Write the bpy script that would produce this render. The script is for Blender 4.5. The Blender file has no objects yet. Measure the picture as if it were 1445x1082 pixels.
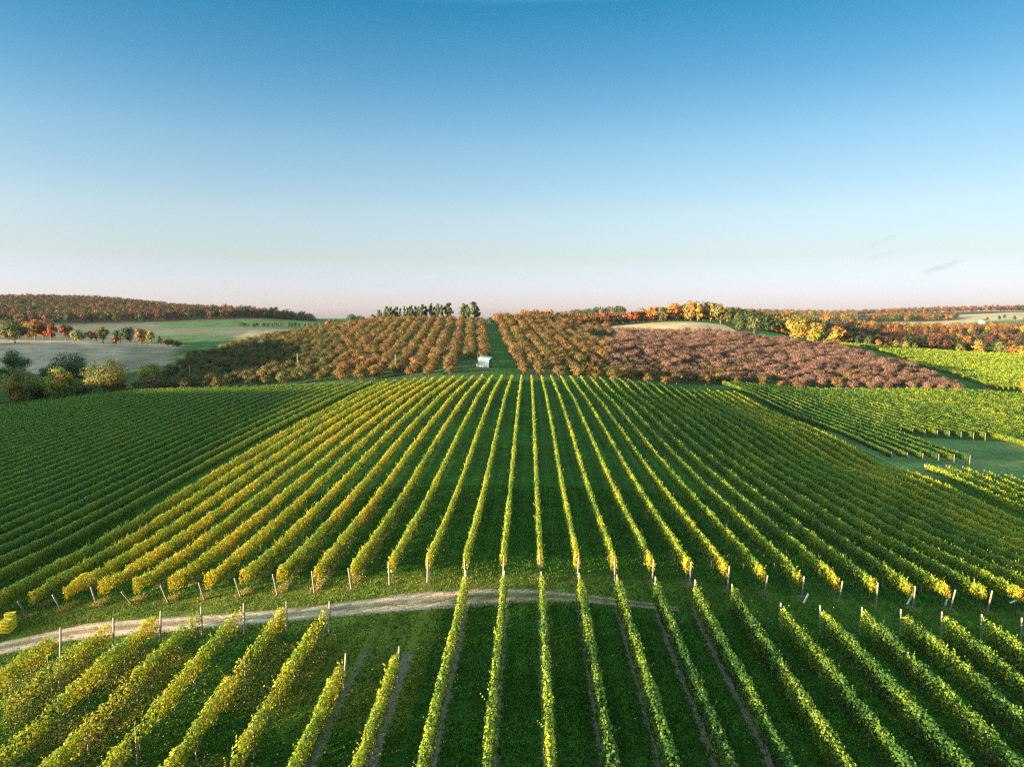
import bpy, math, random
import numpy as np
from mathutils import Vector

random.seed(7)
R = np.random.default_rng(7)
sc = bpy.context.scene
col = sc.collection

# ------------------------------------------------------------------ camera
CAM_Z = 20.0
PITCH = math.radians(5.42)
YAW = math.radians(1.32)
cd = bpy.data.cameras.new("camera")
cam = bpy.data.objects.new("camera", cd)
col.objects.link(cam)
cam.location = (0, 0, CAM_Z)
cam.rotation_euler = (math.pi / 2 - PITCH, 0, YAW)
cd.sensor_fit = 'HORIZONTAL'
cd.sensor_width = 36.0
cd.lens = 36.0 * 1002 / 1445
cd.clip_start = 0.5
cd.clip_end = 20000
sc.camera = cam

# ------------------------------------------------------------------ sky and sun
SUN_EL = math.radians(6.2)
SUN_AZ = math.radians(31)            # how far behind the left-hand side the sun stands
SUN = Vector((-math.cos(SUN_AZ) * math.cos(SUN_EL), -math.sin(SUN_AZ) * math.cos(SUN_EL), math.sin(SUN_EL)))
w = bpy.data.worlds.new("World")
sc.world = w
w.use_nodes = True
wn = w.node_tree
bg = wn.nodes["Background"]
sky = wn.nodes.new("ShaderNodeTexSky")
sky.sky_type = 'NISHITA'
sky.sun_disc = False
sky.sun_elevation = SUN_EL
sky.sun_rotation = math.atan2(SUN.x, SUN.y)
sky.altitude = 200
sky.air_density = 1.0
sky.dust_density = 0.6
sky.ozone_density = 2.5
# the clear evening sky of the photo is paler at the horizon and deeper overhead than the plain model: grade it by height above the horizon
SKY_GAIN = 0.297
tcw = wn.nodes.new("ShaderNodeTexCoord")
sxw = wn.nodes.new("ShaderNodeSeparateXYZ"); wn.links.new(tcw.outputs["Generated"], sxw.inputs[0])
GRADE = [(0.0, 1.0186, 1.0251, 2.1494), (0.0185, 1.1036, 1.0909, 2.1163), (0.0777, 1.1946, 0.9803, 1.093), (0.1345, 1.3828, 1.1053, 1.0544), (0.225, 1.076, 1.1016, 1.0571), (0.31, 0.5389, 0.9191, 0.9923), (0.385, 0.1952, 0.7809, 0.8977)]
prev = None
rmp = wn.nodes.new("ShaderNodeValToRGB")
rmp.color_ramp.elements[0].position = 0; rmp.color_ramp.elements[1].position = 1
GR = [(z_, r_ * SKY_GAIN, g_ * SKY_GAIN, b_ * SKY_GAIN) for z_, r_, g_, b_ in GRADE] + [(0.60, 2.35, 2.1, 1.08), (1.0, 2.4, 2.15, 1.1)]
while len(rmp.color_ramp.elements) < len(GR): rmp.color_ramp.elements.new(0.5)
for e_, (z_, r_, g_, b_) in zip(rmp.color_ramp.elements, GR):
    e_.position = z_
for e_, (z_, r_, g_, b_) in zip(rmp.color_ramp.elements, GR):
    e_.color = (r_, g_, b_, 1)
wn.links.new(sxw.outputs[2], rmp.inputs[0])
gm = wn.nodes.new("ShaderNodeMix"); gm.data_type = 'RGBA'; gm.blend_type = 'MULTIPLY'; gm.inputs[0].default_value = 1
wn.links.new(sky.outputs[0], gm.inputs[6]); wn.links.new(rmp.outputs[0], gm.inputs[7])
# a few thin grey wisps low in the sky on the right, one pale one in the middle
def wmath(op, a, b=None, c=None):
    n = wn.nodes.new("ShaderNodeMath"); n.operation = op
    for i, q in enumerate((a, b, c)):
        if q is None: continue
        if isinstance(q, (int, float)): n.inputs[i].default_value = q
        else: wn.links.new(q, n.inputs[i])
    return n.outputs[0]


ysafe = wmath('MAXIMUM', sxw.outputs[1], 0.05)
wu = wmath('DIVIDE', sxw.outputs[0], ysafe); wv = wmath('DIVIDE', sxw.outputs[2], ysafe)
cxyz = wn.nodes.new("ShaderNodeCombineXYZ"); wn.links.new(wu, cxyz.inputs[0]); wn.links.new(wmath('MULTIPLY', wv, 2.2), cxyz.inputs[1])
wnz = wn.nodes.new("ShaderNodeTexNoise"); wnz.inputs["Scale"].default_value = 60; wnz.inputs["Detail"].default_value = 6; wnz.inputs["Distortion"].default_value = 0.6
wn.links.new(cxyz.outputs[0], wnz.inputs["Vector"])
nzr = wmath('MULTIPLY', wmath('SUBTRACT', wnz.outputs[0], 0.38), 3.2)
tot = None
for (cx_, cy_, ra, rb, sl_, amt) in ((1232, 343, 24, 4.5, 0.42, 0.15), (1228, 365, 24, 4.5, 0.25, 0.17), (1315, 379, 36, 5.5, 0.30, 0.20), (1428, 371, 20, 5, 0.25, 0.08), (607, 391, 16, 2.2, 0.05, -0.10)):
    u0, v0 = (cx_ - 745.6) / 1002, (446 - cy_) / 1002
    du = wmath('SUBTRACT', wu, u0); dv = wmath('SUBTRACT', wmath('SUBTRACT', wv, v0), wmath('MULTIPLY', du, sl_))
    d2_ = wmath('ADD', wmath('POWER', wmath('ABSOLUTE', wmath('MULTIPLY', du, 1002 / ra)), 2.0), wmath('POWER', wmath('ABSOLUTE', wmath('MULTIPLY', dv, 1002 / rb)), 2.0))
    m_ = wmath('MULTIPLY', wmath('MAXIMUM', wmath('SUBTRACT', 1.0, d2_), 0.0), amt)
    tot = m_ if tot is None else wmath('ADD', tot, m_)
wisp = wmath('SUBTRACT', 1.0, wmath('MULTIPLY', tot, wmath('MAXIMUM', nzr, 0.0)))
azm = wn.nodes.new("ShaderNodeMapRange"); azm.inputs[1].default_value = -0.6; azm.inputs[2].default_value = 0.6
azm.inputs[3].default_value = 1.12; azm.inputs[4].default_value = 0.80
wn.links.new(sxw.outputs[0], azm.inputs[0])
gs = wn.nodes.new("ShaderNodeVectorMath"); gs.operation = 'SCALE'
wn.links.new(gm.outputs[2], gs.inputs[0]); wn.links.new(wmath('MULTIPLY', azm.outputs[0], wisp), gs.inputs["Scale"])
wn.links.new(gs.outputs[0], bg.inputs[0])
bg.inputs[1].default_value = 0.15
sl = bpy.data.lights.new("sun", 'SUN')
sl.energy = 5.0
sl.angle = math.radians(0.55)
sl.color = (1.0, 0.78, 0.48)
so = bpy.data.objects.new("sun", sl)
col.objects.link(so)
so.rotation_euler = SUN.to_track_quat('Z', 'Y').to_euler()
so.location = (-60, -60, 80)
sc.view_settings.view_transform = 'Standard'
sc.view_settings.look = 'None'
sc.view_settings.exposure = 2.75
sc.view_settings.gamma = 1.0
sc.cycles.use_denoising = False
sc.cycles.sample_clamp_direct = 0.17
sc.cycles.pixel_filter_type = 'BLACKMAN_HARRIS'
sc.cycles.filter_width = 1.3
sc.cycles.max_bounces = 8
sc.cycles.sample_clamp_indirect = 0.17

# ------------------------------------------------------------------ pixel <-> world
F = 1002.0
cw = np.array([-math.sin(YAW) * math.cos(PITCH), math.cos(YAW) * math.cos(PITCH), -math.sin(PITCH)])
cr = np.array([math.cos(YAW), math.sin(YAW), 0.0])
cu = np.cross(cr, cw)


def project(P):
    d = np.asarray(P, float) - np.array([0, 0, CAM_Z])
    z = d @ cw
    return 722.5 + F * (d @ cr) / z, 541 - F * (d @ cu) / z, z


def XZ(px, zc):                      # sideways distance of a column at a depth
    return (px - 745.6) / F * zc


# ------------------------------------------------------------------ terrain (heights measured under the camera: column, depth, drop)
CTRL = """690 20 19.4;300 20 19.8;1100 20 20.3;0 22 20;1445 22 21.2;690 28 19.4;1100 30 20.6;300 30 19.4;1417 33.7 21;0 32 20
656 46.5 19.3;816 46.5 19.3;457 42 18.9;321 41.8 19.1;197 41 19.6;55 40 20;936 46.5 19.6;1105 46 20.4;1239 45 20.6;1417 45.5 21.1
32 51.1 22.0;133 50.9 21.1;237 51 20.7;442 50.5 19.7;547 50 19.2;653 50.5 18.9;764 51.4 19.0;871 51.4 19.2;974 51.4 19.4;1080 51.4 20.1;1181 51.8 20.6;1281 52 21.1;1431 53.6 21.6
740 68 19.1;740 84 18.7;740 105 17.8;740 141 17.1;740 172 17.6;740 197 18.1
877 172 19.6;901 145 19.6;861 197 18.8;970 100 20.5;1045 75 20.6
300 89 21.2;145 66 22.2;393 112 20.3;462 140 19.8;545 197 19.5
0 197 26.0;0 100 24.2;180 197 22.3;0 150 25;0 70 23.2
1030 200 22.7;1017 234 22.5;1254 125 25.4;1254 154 25.6;1429 154 27.2;1445 83 25.5;1250 115 25.6;1083 172 24.2;1303 113 25;1445 110 26.5
685 222 16.2;700 320 11.8;691 430 4.8;691 470 5.5;691 600 9
600 210 18.2;480 210 19.8;350 210 21.2;250 207 22.2;180 207 23.3
640 430 4.2;580 440 4.2;530 430 4.6;470 420 8;400 380 11.5;330 340 15.5;270 300 18.5;240 270 20.5;550 300 12.5;400 280 17;620 260 15
580 520 8;470 520 14;400 480 18;330 430 20
205 260 23;160 300 24;120 330 22;120 450 16.5;40 420 17;220 420 20;230 330 23;60 250 27;0 250 28
120 560 20;250 560 19;300 650 13;400 800 9.5;200 800 10;450 900 7;0 800 12;200 950 2;350 950 1;430 1000 11
0 1400 -29;100 1400 -28;200 1400 -18;300 1400 -3;510 1000 12;600 1200 12;720 1200 14;720 2500 20;0 2500 0;1445 2500 0;300 2500 20;1100 2500 20
730 215 18.0;850 215 19.5;930 220 21;1000 235 23;1100 240 24.6;1200 245 25.6;1350 250 26.6;1445 250 28.5
800 300 13;850 420 9.2;770 430 4.5;770 480 6;760 600 10;950 320 15.5;1050 330 17.5;1150 330 20;1030 420 10.2;1100 400 14.6;1170 385 17;1270 320 22.5
960 520 4.2;900 540 6;850 460 9.5;1000 500 6.5;880 640 7;960 620 4;1050 620 7;1000 750 6;1090 520 13;1100 460 15.5;1110 600 15
1400 270 28.8;1445 330 27.5;1300 330 25;1250 380 21.5;1180 450 18.2;1300 440 21.7;1445 420 24
1200 520 22;1300 540 28;1445 520 30;1300 700 30;1445 700 32;1200 1000 17;1300 1000 19;1445 1000 19;1150 900 12
1300 1300 8;1400 1300 0;1445 1300 -1;1250 1500 2;1400 1600 -10;1300 1700 -8;1445 1700 -12;1150 1600 0;1080 1500 -1;850 1300 -2;800 1300 6;780 700 8"""
cp = []
for line in CTRL.replace("\n", ";").split(";"):
    px, zc, dn = map(float, line.split())
    y = (zc - 0.0945 * dn) / 0.9955
    cp.append((XZ(px, zc), y, CAM_Z - dn))
cp = np.array(cp)
Y0 = 16.0


def warp(x, y):
    yy = np.maximum(y, Y0)
    u = np.clip(x / yy, -1.15, 1.15)
    return np.stack([u, np.log(yy)], -1)


cu_ = warp(cp[:, 0], cp[:, 1])
MQ = 0.06


def kern(d2):
    return np.sqrt(d2 + MQ * MQ)


D2 = ((cu_[:, None] - cu_[None]) ** 2).sum(-1)
n_ = len(cp)
A = np.zeros((n_ + 3, n_ + 3))
A[:n_, :n_] = kern(D2) - 2e-3 * np.eye(n_)
A[:n_, n_] = 1
A[:n_, n_ + 1:] = cu_
A[n_:, :n_] = A[:n_, n_:].T
sol = np.linalg.solve(A, np.concatenate([cp[:, 2], np.zeros(3)]))


def raw_height(x, y):
    q = warp(x, y)
    out = np.zeros(len(q))
    for a in range(0, len(q), 20000):
        b = q[a:a + 20000]
        d2 = ((b[:, None] - cu_[None]) ** 2).sum(-1)
        out[a:a + 20000] = kern(d2) @ sol[:n_] + sol[n_] + b @ sol[n_ + 1:]
    return out


def sstep(a, b, t):
    t = np.clip((t - a) / (b - a), 0, 1)
    return t * t * (3 - 2 * t)


gx = np.concatenate([-np.geomspace(3000, 260, 50), np.arange(-250, -150, 5), np.arange(-150, -60, 1.5),
                     np.arange(-60, 60, 0.6), np.arange(60, 160, 1.5), np.arange(160, 260, 5), np.geomspace(262, 3000, 50)])
gy = np.concatenate([-np.geomspace(500, 22, 14), np.arange(-20, 16, 4), np.arange(16, 60, 0.5), np.arange(60, 250, 1.5),
                     np.arange(250, 560, 4), np.geomspace(562, 5000, 90)])
GX, GY = np.meshgrid(gx, gy)
GZ = raw_height(GX.ravel(), GY.ravel()).reshape(GX.shape)
# rising land beyond the left edge of the photo: the low sun comes over it and leaves the left slope in shade
TE = math.tan(SUN_EL)
RISE = np.interp(GY, [-420, -200, 60, 100, 128, 152, 240], [238 * TE, 241 * TE, 241 * TE, 165 * TE, 155 * TE, 235 * TE, 255 * TE])
w1 = np.exp(-((GX + 250) / 34) ** 2 / 2) * sstep(-450, -380, GY) * (1 - sstep(235, 300, GY))
w2 = np.exp(-(((GX + 520) / 100) ** 2 + ((GY - 200) / 120) ** 2) / 2)
w3 = np.exp(-(((GX + 410) / 60) ** 2 + ((GY - 165) / 70) ** 2) / 2)
for w_, top_ in ((w2, 400 * TE), (w3, 290 * TE), (w1, RISE)):
    GZ = GZ * (1 - w_) + np.maximum(top_, GZ) * w_


def H(x, y):
    x = np.atleast_1d(np.asarray(x, float)); y = np.atleast_1d(np.asarray(y, float))
    i = np.clip(np.searchsorted(gx, x) - 1, 0, len(gx) - 2)
    j = np.clip(np.searchsorted(gy, y) - 1, 0, len(gy) - 2)
    fx = (x - gx[i]) / (gx[i + 1] - gx[i]); fy = (y - gy[j]) / (gy[j + 1] - gy[j])
    return (GZ[j, i] * (1 - fx) * (1 - fy) + GZ[j, i + 1] * fx * (1 - fy) + GZ[j + 1, i] * (1 - fx) * fy + GZ[j + 1, i + 1] * fx * fy)


def h1(x, y):
    return float(H(x, y)[0])


def ground_hit(px, py):              # where a column and line of the photo meet the ground
    d = cw * F + cr * (px - 722.5) + cu * (541 - py)
    d = d / np.linalg.norm(d)
    t = np.concatenate([np.arange(10, 300, 0.25), np.arange(300, 3000, 2)])
    p = d[None] * t[:, None] + np.array([0, 0, CAM_Z])
    below = p[:, 2] < H(p[:, 0], p[:, 1])
    k = int(np.argmax(below)) if below.any() else len(t) - 1
    return p[k]


# ------------------------------------------------------------------ mesh helpers
def mesh_from(name, V, Q, C=None, mats=(), midx=None, smooth=False):
    """V n x 3, Q m x 4 (quads; a repeated last index makes a triangle), C n x 3 albedo per vertex"""
    V = np.asarray(V, np.float32); Q = np.asarray(Q, np.int32)
    me = bpy.data.meshes.new(name)
    me.vertices.add(len(V)); me.vertices.foreach_set("co", V.ravel())
    k = Q.shape[1]
    me.loops.add(Q.size); me.loops.foreach_set("vertex_index", Q.ravel())
    me.polygons.add(len(Q))
    me.polygons.foreach_set("loop_start", np.arange(0, Q.size, k, dtype=np.int32))
    for m in mats:
        me.materials.append(m)
    if midx is not None:
        me.polygons.foreach_set("material_index", np.asarray(midx, np.int32))
    if C is not None:
        C = np.asarray(C, np.float32)
        if C.shape[1] == 3:
            C = np.concatenate([C, np.ones((len(C), 1), np.float32)], 1)
        a = me.color_attributes.new("Col", 'FLOAT_COLOR', 'POINT')
        a.data.foreach_set("color", C.ravel())
    me.update()
    if smooth:
        me.polygons.foreach_set("use_smooth", np.ones(len(Q), bool))
    return me


def link(name, me, parent=None, loc=None):
    o = bpy.data.objects.new(name, me)
    col.objects.link(o)
    if parent is not None:
        o.parent = parent
    if loc is not None:
        o.location = loc
    return o


def tag(o, label=None, cat=None, group=None, kind=None):
    if label: o["label"] = label
    if cat: o["category"] = cat
    if group: o["group"] = group
    if kind: o["kind"] = kind
    return o


def empty(name, loc, rz=0):
    o = bpy.data.objects.new(name, None)
    col.objects.link(o)
    o.location = loc
    o.rotation_euler = (0, 0, rz)
    o.empty_display_size = 0.3
    return o


def box(x0, y0, z0, x1, y1, z1):
    V = [(x0, y0, z0), (x1, y0, z0), (x1, y1, z0), (x0, y1, z0), (x0, y0, z1), (x1, y0, z1), (x1, y1, z1), (x0, y1, z1)]
    Q = [(0, 3, 2, 1), (4, 5, 6, 7), (0, 1, 5, 4), (1, 2, 6, 5), (2, 3, 7, 6), (3, 0, 4, 7)]
    return np.array(V, float), np.array(Q)


def tube(pts, rad, n=6):
    pts = np.asarray(pts, float); rad = np.asarray(rad, float)
    V, Q = [], []
    for i, p in enumerate(pts):
        t = pts[min(i + 1, len(pts) - 1)] - pts[max(i - 1, 0)]
        t /= np.linalg.norm(t) + 1e-9
        a = np.cross(t, [0.3, 1, 0.1] if abs(t[2]) > 0.6 else [0, 0, 1]); a /= np.linalg.norm(a)
        b = np.cross(t, a)
        for k in range(n):
            an = 2 * math.pi * k / n
            V.append(p + rad[i] * (math.cos(an) * a + math.sin(an) * b))
    for i in range(len(pts) - 1):
        for k in range(n):
            Q.append((i * n + k, i * n + (k + 1) % n, (i + 1) * n + (k + 1) % n, (i + 1) * n + k))
    V.append(pts[-1]); c = len(V) - 1
    m = (len(pts) - 1) * n
    for k in range(n):
        Q.append((m + k, m + (k + 1) % n, c, c))
    return np.array(V), np.array(Q)


def tri_safe(Q):                     # quads whose last two indices agree become true quads over a tiny edge: keep as separate triangles
    return Q


def join(parts):
    V, Q, o = [], [], 0
    for v, q in parts:
        V.append(np.asarray(v, float)); Q.append(np.asarray(q) + o); o += len(v)
    return np.concatenate(V), np.concatenate(Q)


def unit(a):
    return a / (np.linalg.norm(a, axis=-1, keepdims=True) + 1e-9)


KITE = np.array([(-0.5, -0.08), (0.02, -0.5), (0.5, -0.05), (0.0, 0.55)])


def leaves(P, N, S, C, aspect=1.0):
    """one leaf-sized four-sided face at each point"""
    n = len(P)
    N = unit(N)
    a = unit(np.cross(N, R.normal(size=(n, 3))))
    b = np.cross(N, a)
    S = np.broadcast_to(S, (n,))
    V = (P[:, None] + S[:, None, None] * (KITE[None, :, 0, None] * a[:, None] * aspect + KITE[None, :, 1, None] * b[:, None]))
    # a slight fold along the leaf
    V[:, 0] += N * (S * 0.12)[:, None]; V[:, 2] += N * (S * 0.12)[:, None]
    Cv = np.repeat(C, 4, axis=0)
    return V.reshape(-1, 3), np.arange(4 * n).reshape(n, 4), Cv


# ------------------------------------------------------------------ materials
def nodes_of(name):
    m = bpy.data.materials.new(name)
    m.use_nodes = True
    nt = m.node_tree
    return m, nt, nt.nodes["Principled BSDF"], nt.nodes["Material Output"]


def leaf_material(name, transl=0.35, rough=0.55, spec=0.25, warm=(1.15, 1.1, 0.55)):
    m, nt, p, out = nodes_of(name)
    at = nt.nodes.new("ShaderNodeAttribute"); at.attribute_name = "Col"
    oi = nt.nodes.new("ShaderNodeObjectInfo")
    mx = nt.nodes.new("ShaderNodeMix"); mx.data_type = 'RGBA'; mx.blend_type = 'MULTIPLY'
    mx.inputs[0].default_value = 1
    nt.links.new(at.outputs["Color"], mx.inputs[6]); nt.links.new(oi.outputs["Color"], mx.inputs[7])
    nt.links.new(mx.outputs[2], p.inputs["Base Color"])
    p.inputs["Roughness"].default_value = rough
    p.inputs["Specular IOR Level"].default_value = spec
    tr = nt.nodes.new("ShaderNodeBsdfTranslucent")
    m2 = nt.nodes.new("ShaderNodeMix"); m2.data_type = 'RGBA'; m2.blend_type = 'MULTIPLY'; m2.inputs[0].default_value = 1
    nt.links.new(mx.outputs[2], m2.inputs[6]); m2.inputs[7].default_value = (*warm, 1)
    nt.links.new(m2.outputs[2], tr.inputs["Color"])
    ms = nt.nodes.new("ShaderNodeMixShader"); ms.inputs[0].default_value = transl
    nt.links.new(p.outputs[0], ms.inputs[1]); nt.links.new(tr.outputs[0], ms.inputs[2])
    nt.links.new(ms.outputs[0], out.inputs[0])
    return m


def solid_material(name, colr, rough=0.8, var=0.25, scale=6.0, stretch=(1, 1, 1), metal=0.0, bump=0.0, col2=None):
    m, nt, p, out = nodes_of(name)
    tc = nt.nodes.new("ShaderNodeTexCoord")
    mp = nt.nodes.new("ShaderNodeMapping"); mp.inputs["Scale"].default_value = stretch
    nt.links.new(tc.outputs["Object"], mp.inputs[0])
    nz = nt.nodes.new("ShaderNodeTexNoise"); nz.inputs["Scale"].default_value = scale; nz.inputs["Detail"].default_value = 6
    nt.links.new(mp.outputs[0], nz.inputs["Vector"])
    rp = nt.nodes.new("ShaderNodeValToRGB")
    c = np.array(colr)
    c2 = np.array(col2) if col2 is not None else c * (1 - var)
    rp.color_ramp.elements[0].position = 0.3; rp.color_ramp.elements[1].position = 0.7
    rp.color_ramp.elements[0].color = (*c2, 1); rp.color_ramp.elements[1].color = (*np.clip(c * (1 + var * 0.6), 0, 1), 1)
    nt.links.new(nz.outputs[0], rp.inputs[0]); nt.links.new(rp.outputs[0], p.inputs["Base Color"])
    p.inputs["Roughness"].default_value = rough; p.inputs["Metallic"].default_value = metal
    if bump:
        b = nt.nodes.new("ShaderNodeBump"); b.inputs["Strength"].default_value = bump; b.inputs["Distance"].default_value = 0.05
        nt.links.new(nz.outputs[0], b.inputs["Height"]); nt.links.new(b.outputs[0], p.inputs["Normal"])
    return m


M_vine = leaf_material("vine_leaf", 0.25)
M_tree = leaf_material("tree_leaf", 0.25, 0.7, 0.15, (1.1, 1.0, 0.7))
M_grassblade = leaf_material("grass_blade", 0.3, 0.7, 0.15, (1.1, 1.1, 0.6))
M_bark = solid_material("bark", (0.10, 0.075, 0.055), 0.9, 0.4, 4, (1, 1, 0.3))
M_post = solid_material("weathered_wood", (0.19, 0.165, 0.14), 0.85, 0.3, 5, (3, 3, 0.4), bump=0.3)
M_steel = solid_material("galvanised_steel", (0.42, 0.43, 0.44), 0.55, 0.2, 6, metal=0.3)
M_white = solid_material("white_plastic", (0.75, 0.75, 0.74), 0.5, 0.08, 3)


def ground_material():
    m, nt, p, out = nodes_of("ground_cover")
    N = nt.nodes.new; L = nt.links.new
    at = N("ShaderNodeAttribute"); at.attribute_name = "Col"
    ge = N("ShaderNodeNewGeometry")

    def noise(scale, detail=5, rough=0.6, stretch=None):
        n = N("ShaderNodeTexNoise"); n.inputs["Scale"].default_value = scale; n.inputs["Detail"].default_value = detail
        n.inputs["Roughness"].default_value = rough
        if stretch:
            mp = N("ShaderNodeMapping"); mp.inputs["Scale"].default_value = stretch
            L(ge.outputs["Position"], mp.inputs[0]); L(mp.outputs[0], n.inputs["Vector"])
        else:
            L(ge.outputs["Position"], n.inputs["Vector"])
        return n

    def ramp(src, lo, hi, p0=0.3, p1=0.7):
        r = N("ShaderNodeMapRange"); r.inputs[1].default_value = p0; r.inputs[2].default_value = p1
        r.inputs[3].default_value = lo; r.inputs[4].default_value = hi
        L(src, r.inputs[0]); return r.outputs[0]

    def mul(a, b):
        q = N("ShaderNodeMath"); q.operation = 'MULTIPLY'; L(a, q.inputs[0]); L(b, q.inputs[1]); return q.outputs[0]
    big = noise(0.06, 4); mid = noise(0.7, 5); fine = noise(9.0, 6, 0.7); streak = noise(1.0, 4, 0.6, (1.6, 0.05, 1))
    f = mul(mul(ramp(big.outputs[0], 0.66, 1.34), ramp(mid.outputs[0], 0.72, 1.28)), mul(ramp(fine.outputs[0], 0.55, 1.45), ramp(streak.outputs[0], 0.8, 1.2)))
    vm = N("ShaderNodeVectorMath"); vm.operation = 'SCALE'; L(at.outputs["Color"], vm.inputs[0]); L(f, vm.inputs["Scale"])
    cosn = N("ShaderNodeMath"); cosn.operation = 'MULTIPLY_ADD'
    sxx = N("ShaderNodeSeparateXYZ"); L(ge.outputs["Position"], sxx.inputs[0])
    ml = N("ShaderNodeMath"); ml.operation = 'MULTIPLY_ADD'; ml.inputs[1].default_value = 4 * math.pi / 2.7; ml.inputs[2].default_value = -0.334 * 4 * math.pi
    L(sxx.outputs[0], ml.inputs[0])
    cs_ = N("ShaderNodeMath"); cs_.operation = 'COSINE'; L(ml.outputs[0], cs_.inputs[0])
    L(cs_.outputs[0], cosn.inputs[0]); cosn.inputs[1].default_value = 0.12; cosn.inputs[2].default_value = 1.0
    vm2 = N("ShaderNodeVectorMath"); vm2.operation = 'SCALE'; L(vm.outputs[0], vm2.inputs[0]); L(cosn.outputs[0], vm2.inputs["Scale"])
    vm = vm2
    # bare earth strip under each row of the lower block; the vertex alpha says where
    sx = N("ShaderNodeSeparateXYZ"); L(ge.outputs["Position"], sx.inputs[0])
    a1 = N("ShaderNodeMath"); a1.operation = 'ADD'; a1.inputs[1].default_value = 4.21 + 2.58 * 40.5
    L(sx.outputs[0], a1.inputs[0])
    md = N("ShaderNodeMath"); md.operation = 'MODULO'; md.inputs[1].default_value = 2.58; L(a1.outputs[0], md.inputs[0])
    sb = N("ShaderNodeMath"); sb.operation = 'SUBTRACT'; sb.inputs[1].default_value = 1.29; L(md.outputs[0], sb.inputs[0])
    ab = N("ShaderNodeMath"); ab.operation = 'ABSOLUTE'; L(sb.outputs[0], ab.inputs[0])
    jit = noise(2.2, 4); jj = ramp(jit.outputs[0], -0.22, 0.22)
    ad = N("ShaderNodeMath"); ad.operation = 'ADD'; L(ab.outputs[0], ad.inputs[0]); L(jj, ad.inputs[1])
    ms = ramp(ad.outputs[0], 1.0, 0.0, 0.20, 0.38)
    iv = N("ShaderNodeMath"); iv.operation = 'SUBTRACT'; iv.inputs[0].default_value = 1.0; L(at.outputs["Alpha"], iv.inputs[1])
    mk = mul(ms, iv.outputs[0])
    dirt = N("ShaderNodeValToRGB"); L(fine.outputs[0], dirt.inputs[0])
    dirt.color_ramp.elements[0].position = 0.35; dirt.color_ramp.elements[1].position = 0.65
    dirt.color_ramp.elements[0].color = (0.07, 0.055, 0.04, 1); dirt.color_ramp.elements[1].color = (0.17, 0.14, 0.115, 1)
    mx = N("ShaderNodeMix"); mx.data_type = 'RGBA'; L(mk, mx.inputs[0]); L(vm.outputs[0], mx.inputs[6]); L(dirt.outputs[0], mx.inputs[7])
    L(mx.outputs[2], p.inputs["Base Color"])
    p.inputs["Roughness"].default_value = 0.95; p.inputs["Specular IOR Level"].default_value = 0.1
    b = N("ShaderNodeBump"); b.inputs["Strength"].default_value = 0.7; b.inputs["Distance"].default_value = 0.10
    hs = N("ShaderNodeMath"); hs.operation = 'ADD'; L(fine.outputs[0], hs.inputs[0]); L(mid.outputs[0], hs.inputs[1])
    L(hs.outputs[0], b.inputs["Height"]); L(b.outputs[0], p.inputs["Normal"])
    return m


M_ground = ground_material()

# ------------------------------------------------------------------ ground colours by zone
GRASS = np.array((0.027, 0.070, 0.008))
C = np.tile(GRASS, (GX.size, 1)).reshape(*GX.shape, 3)
PXg = GX / np.maximum(GY, 1) * F + 745.6


def in_poly(x, y, poly):
    poly = np.asarray(poly, float)
    inside = np.zeros(x.shape, bool)
    j = len(poly) - 1
    for i in range(len(poly)):
        xi, yi = poly[i]; xj, yj = poly[j]
        c = ((yi > y) != (yj > y)) & (x < (xj - xi) * (y - yi) / (yj - yi + 1e-12) + xi)
        inside ^= c
        j = i
    return inside


def zone(poly_px, colr):             # polygon given as (column, depth)
    msk = in_poly(PXg, GY, poly_px)
    C[msk] = colr


zone([(-900, 255), (-300, 300), (100, 285), (190, 290), (235, 330), (245, 420), (250, 500), (100, 540), (-900, 520)], (0.30, 0.195, 0.15))   # dry grass hill
zone([(-900, 520), (240, 540), (330, 470), (500, 560), (460, 640), (380, 700), (200, 1100), (-900, 1100)], (0.10, 0.10, 0.07))
zone([(200, 560), (330, 470), (420, 520), (300, 600), (210, 620)], (0.05, 0.09, 0.035))
zone([(250, 640), (360, 680), (330, 760), (230, 720)], (0.12, 0.10, 0.07))
zone([(230, 720), (500, 700), (520, 850), (200, 900)], (0.05, 0.10, 0.035))
zone([(330, 560), (360, 480), (500, 560), (500, 650), (350, 640)], (0.20, 0.16, 0.11))
zone([(828, 415), (1045, 415), (1040, 470), (1015, 545), (900, 560), (840, 470)], (0.40, 0.265, 0.16))   # stubble hill
zone([(1065, 480), (1130, 420), (1165, 420), (1150, 560), (1075, 560)], (0.045, 0.13, 0.02))
zone([(1180, 1000), (1350, 1000), (1300, 1200), (1200, 1200)], (0.30, 0.24, 0.15))
zone([(1250, 1100), (1600, 1100), (1600, 1600), (1250, 1600)], (0.34, 0.26, 0.17))
zone([(1360, 1000), (1600, 1000), (1600, 1180), (1360, 1180)], (0.09, 0.11, 0.05))
zone([(1180, 246), (1350, 255), (1600, 245), (1600, 268), (1360, 268), (1180, 262)], (0.09, 0.085, 0.06))
for poly in ([(-300, 800), (60, 815), (200, 835), (330, 860), (450, 940), (460, 1100), (320, 1600), (-300, 1600)], [(1150, 460), (1200, 478), (1300, 470), (1500, 445), (1560, 1020), (1330, 1020), (1150, 1010)],
             [(1200, 1250), (1340, 1240), (1345, 1340), (1200, 1500)], [(1030, 1350), (1600, 1580), (1600, 2400), (1030, 2400)], [(885, 615), (1010, 615), (1060, 540), (1150, 560), (1150, 740), (885, 740)], [(720, 470), (885, 600), (900, 1450), (700, 1450)]):
    zone(poly, (0.06, 0.05, 0.03))
lawn = (GX > 62) & (GX < 122) & (GY > 108) & (GY < 154)
C[lawn] = (0.10, 0.135, 0.05)
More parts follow.
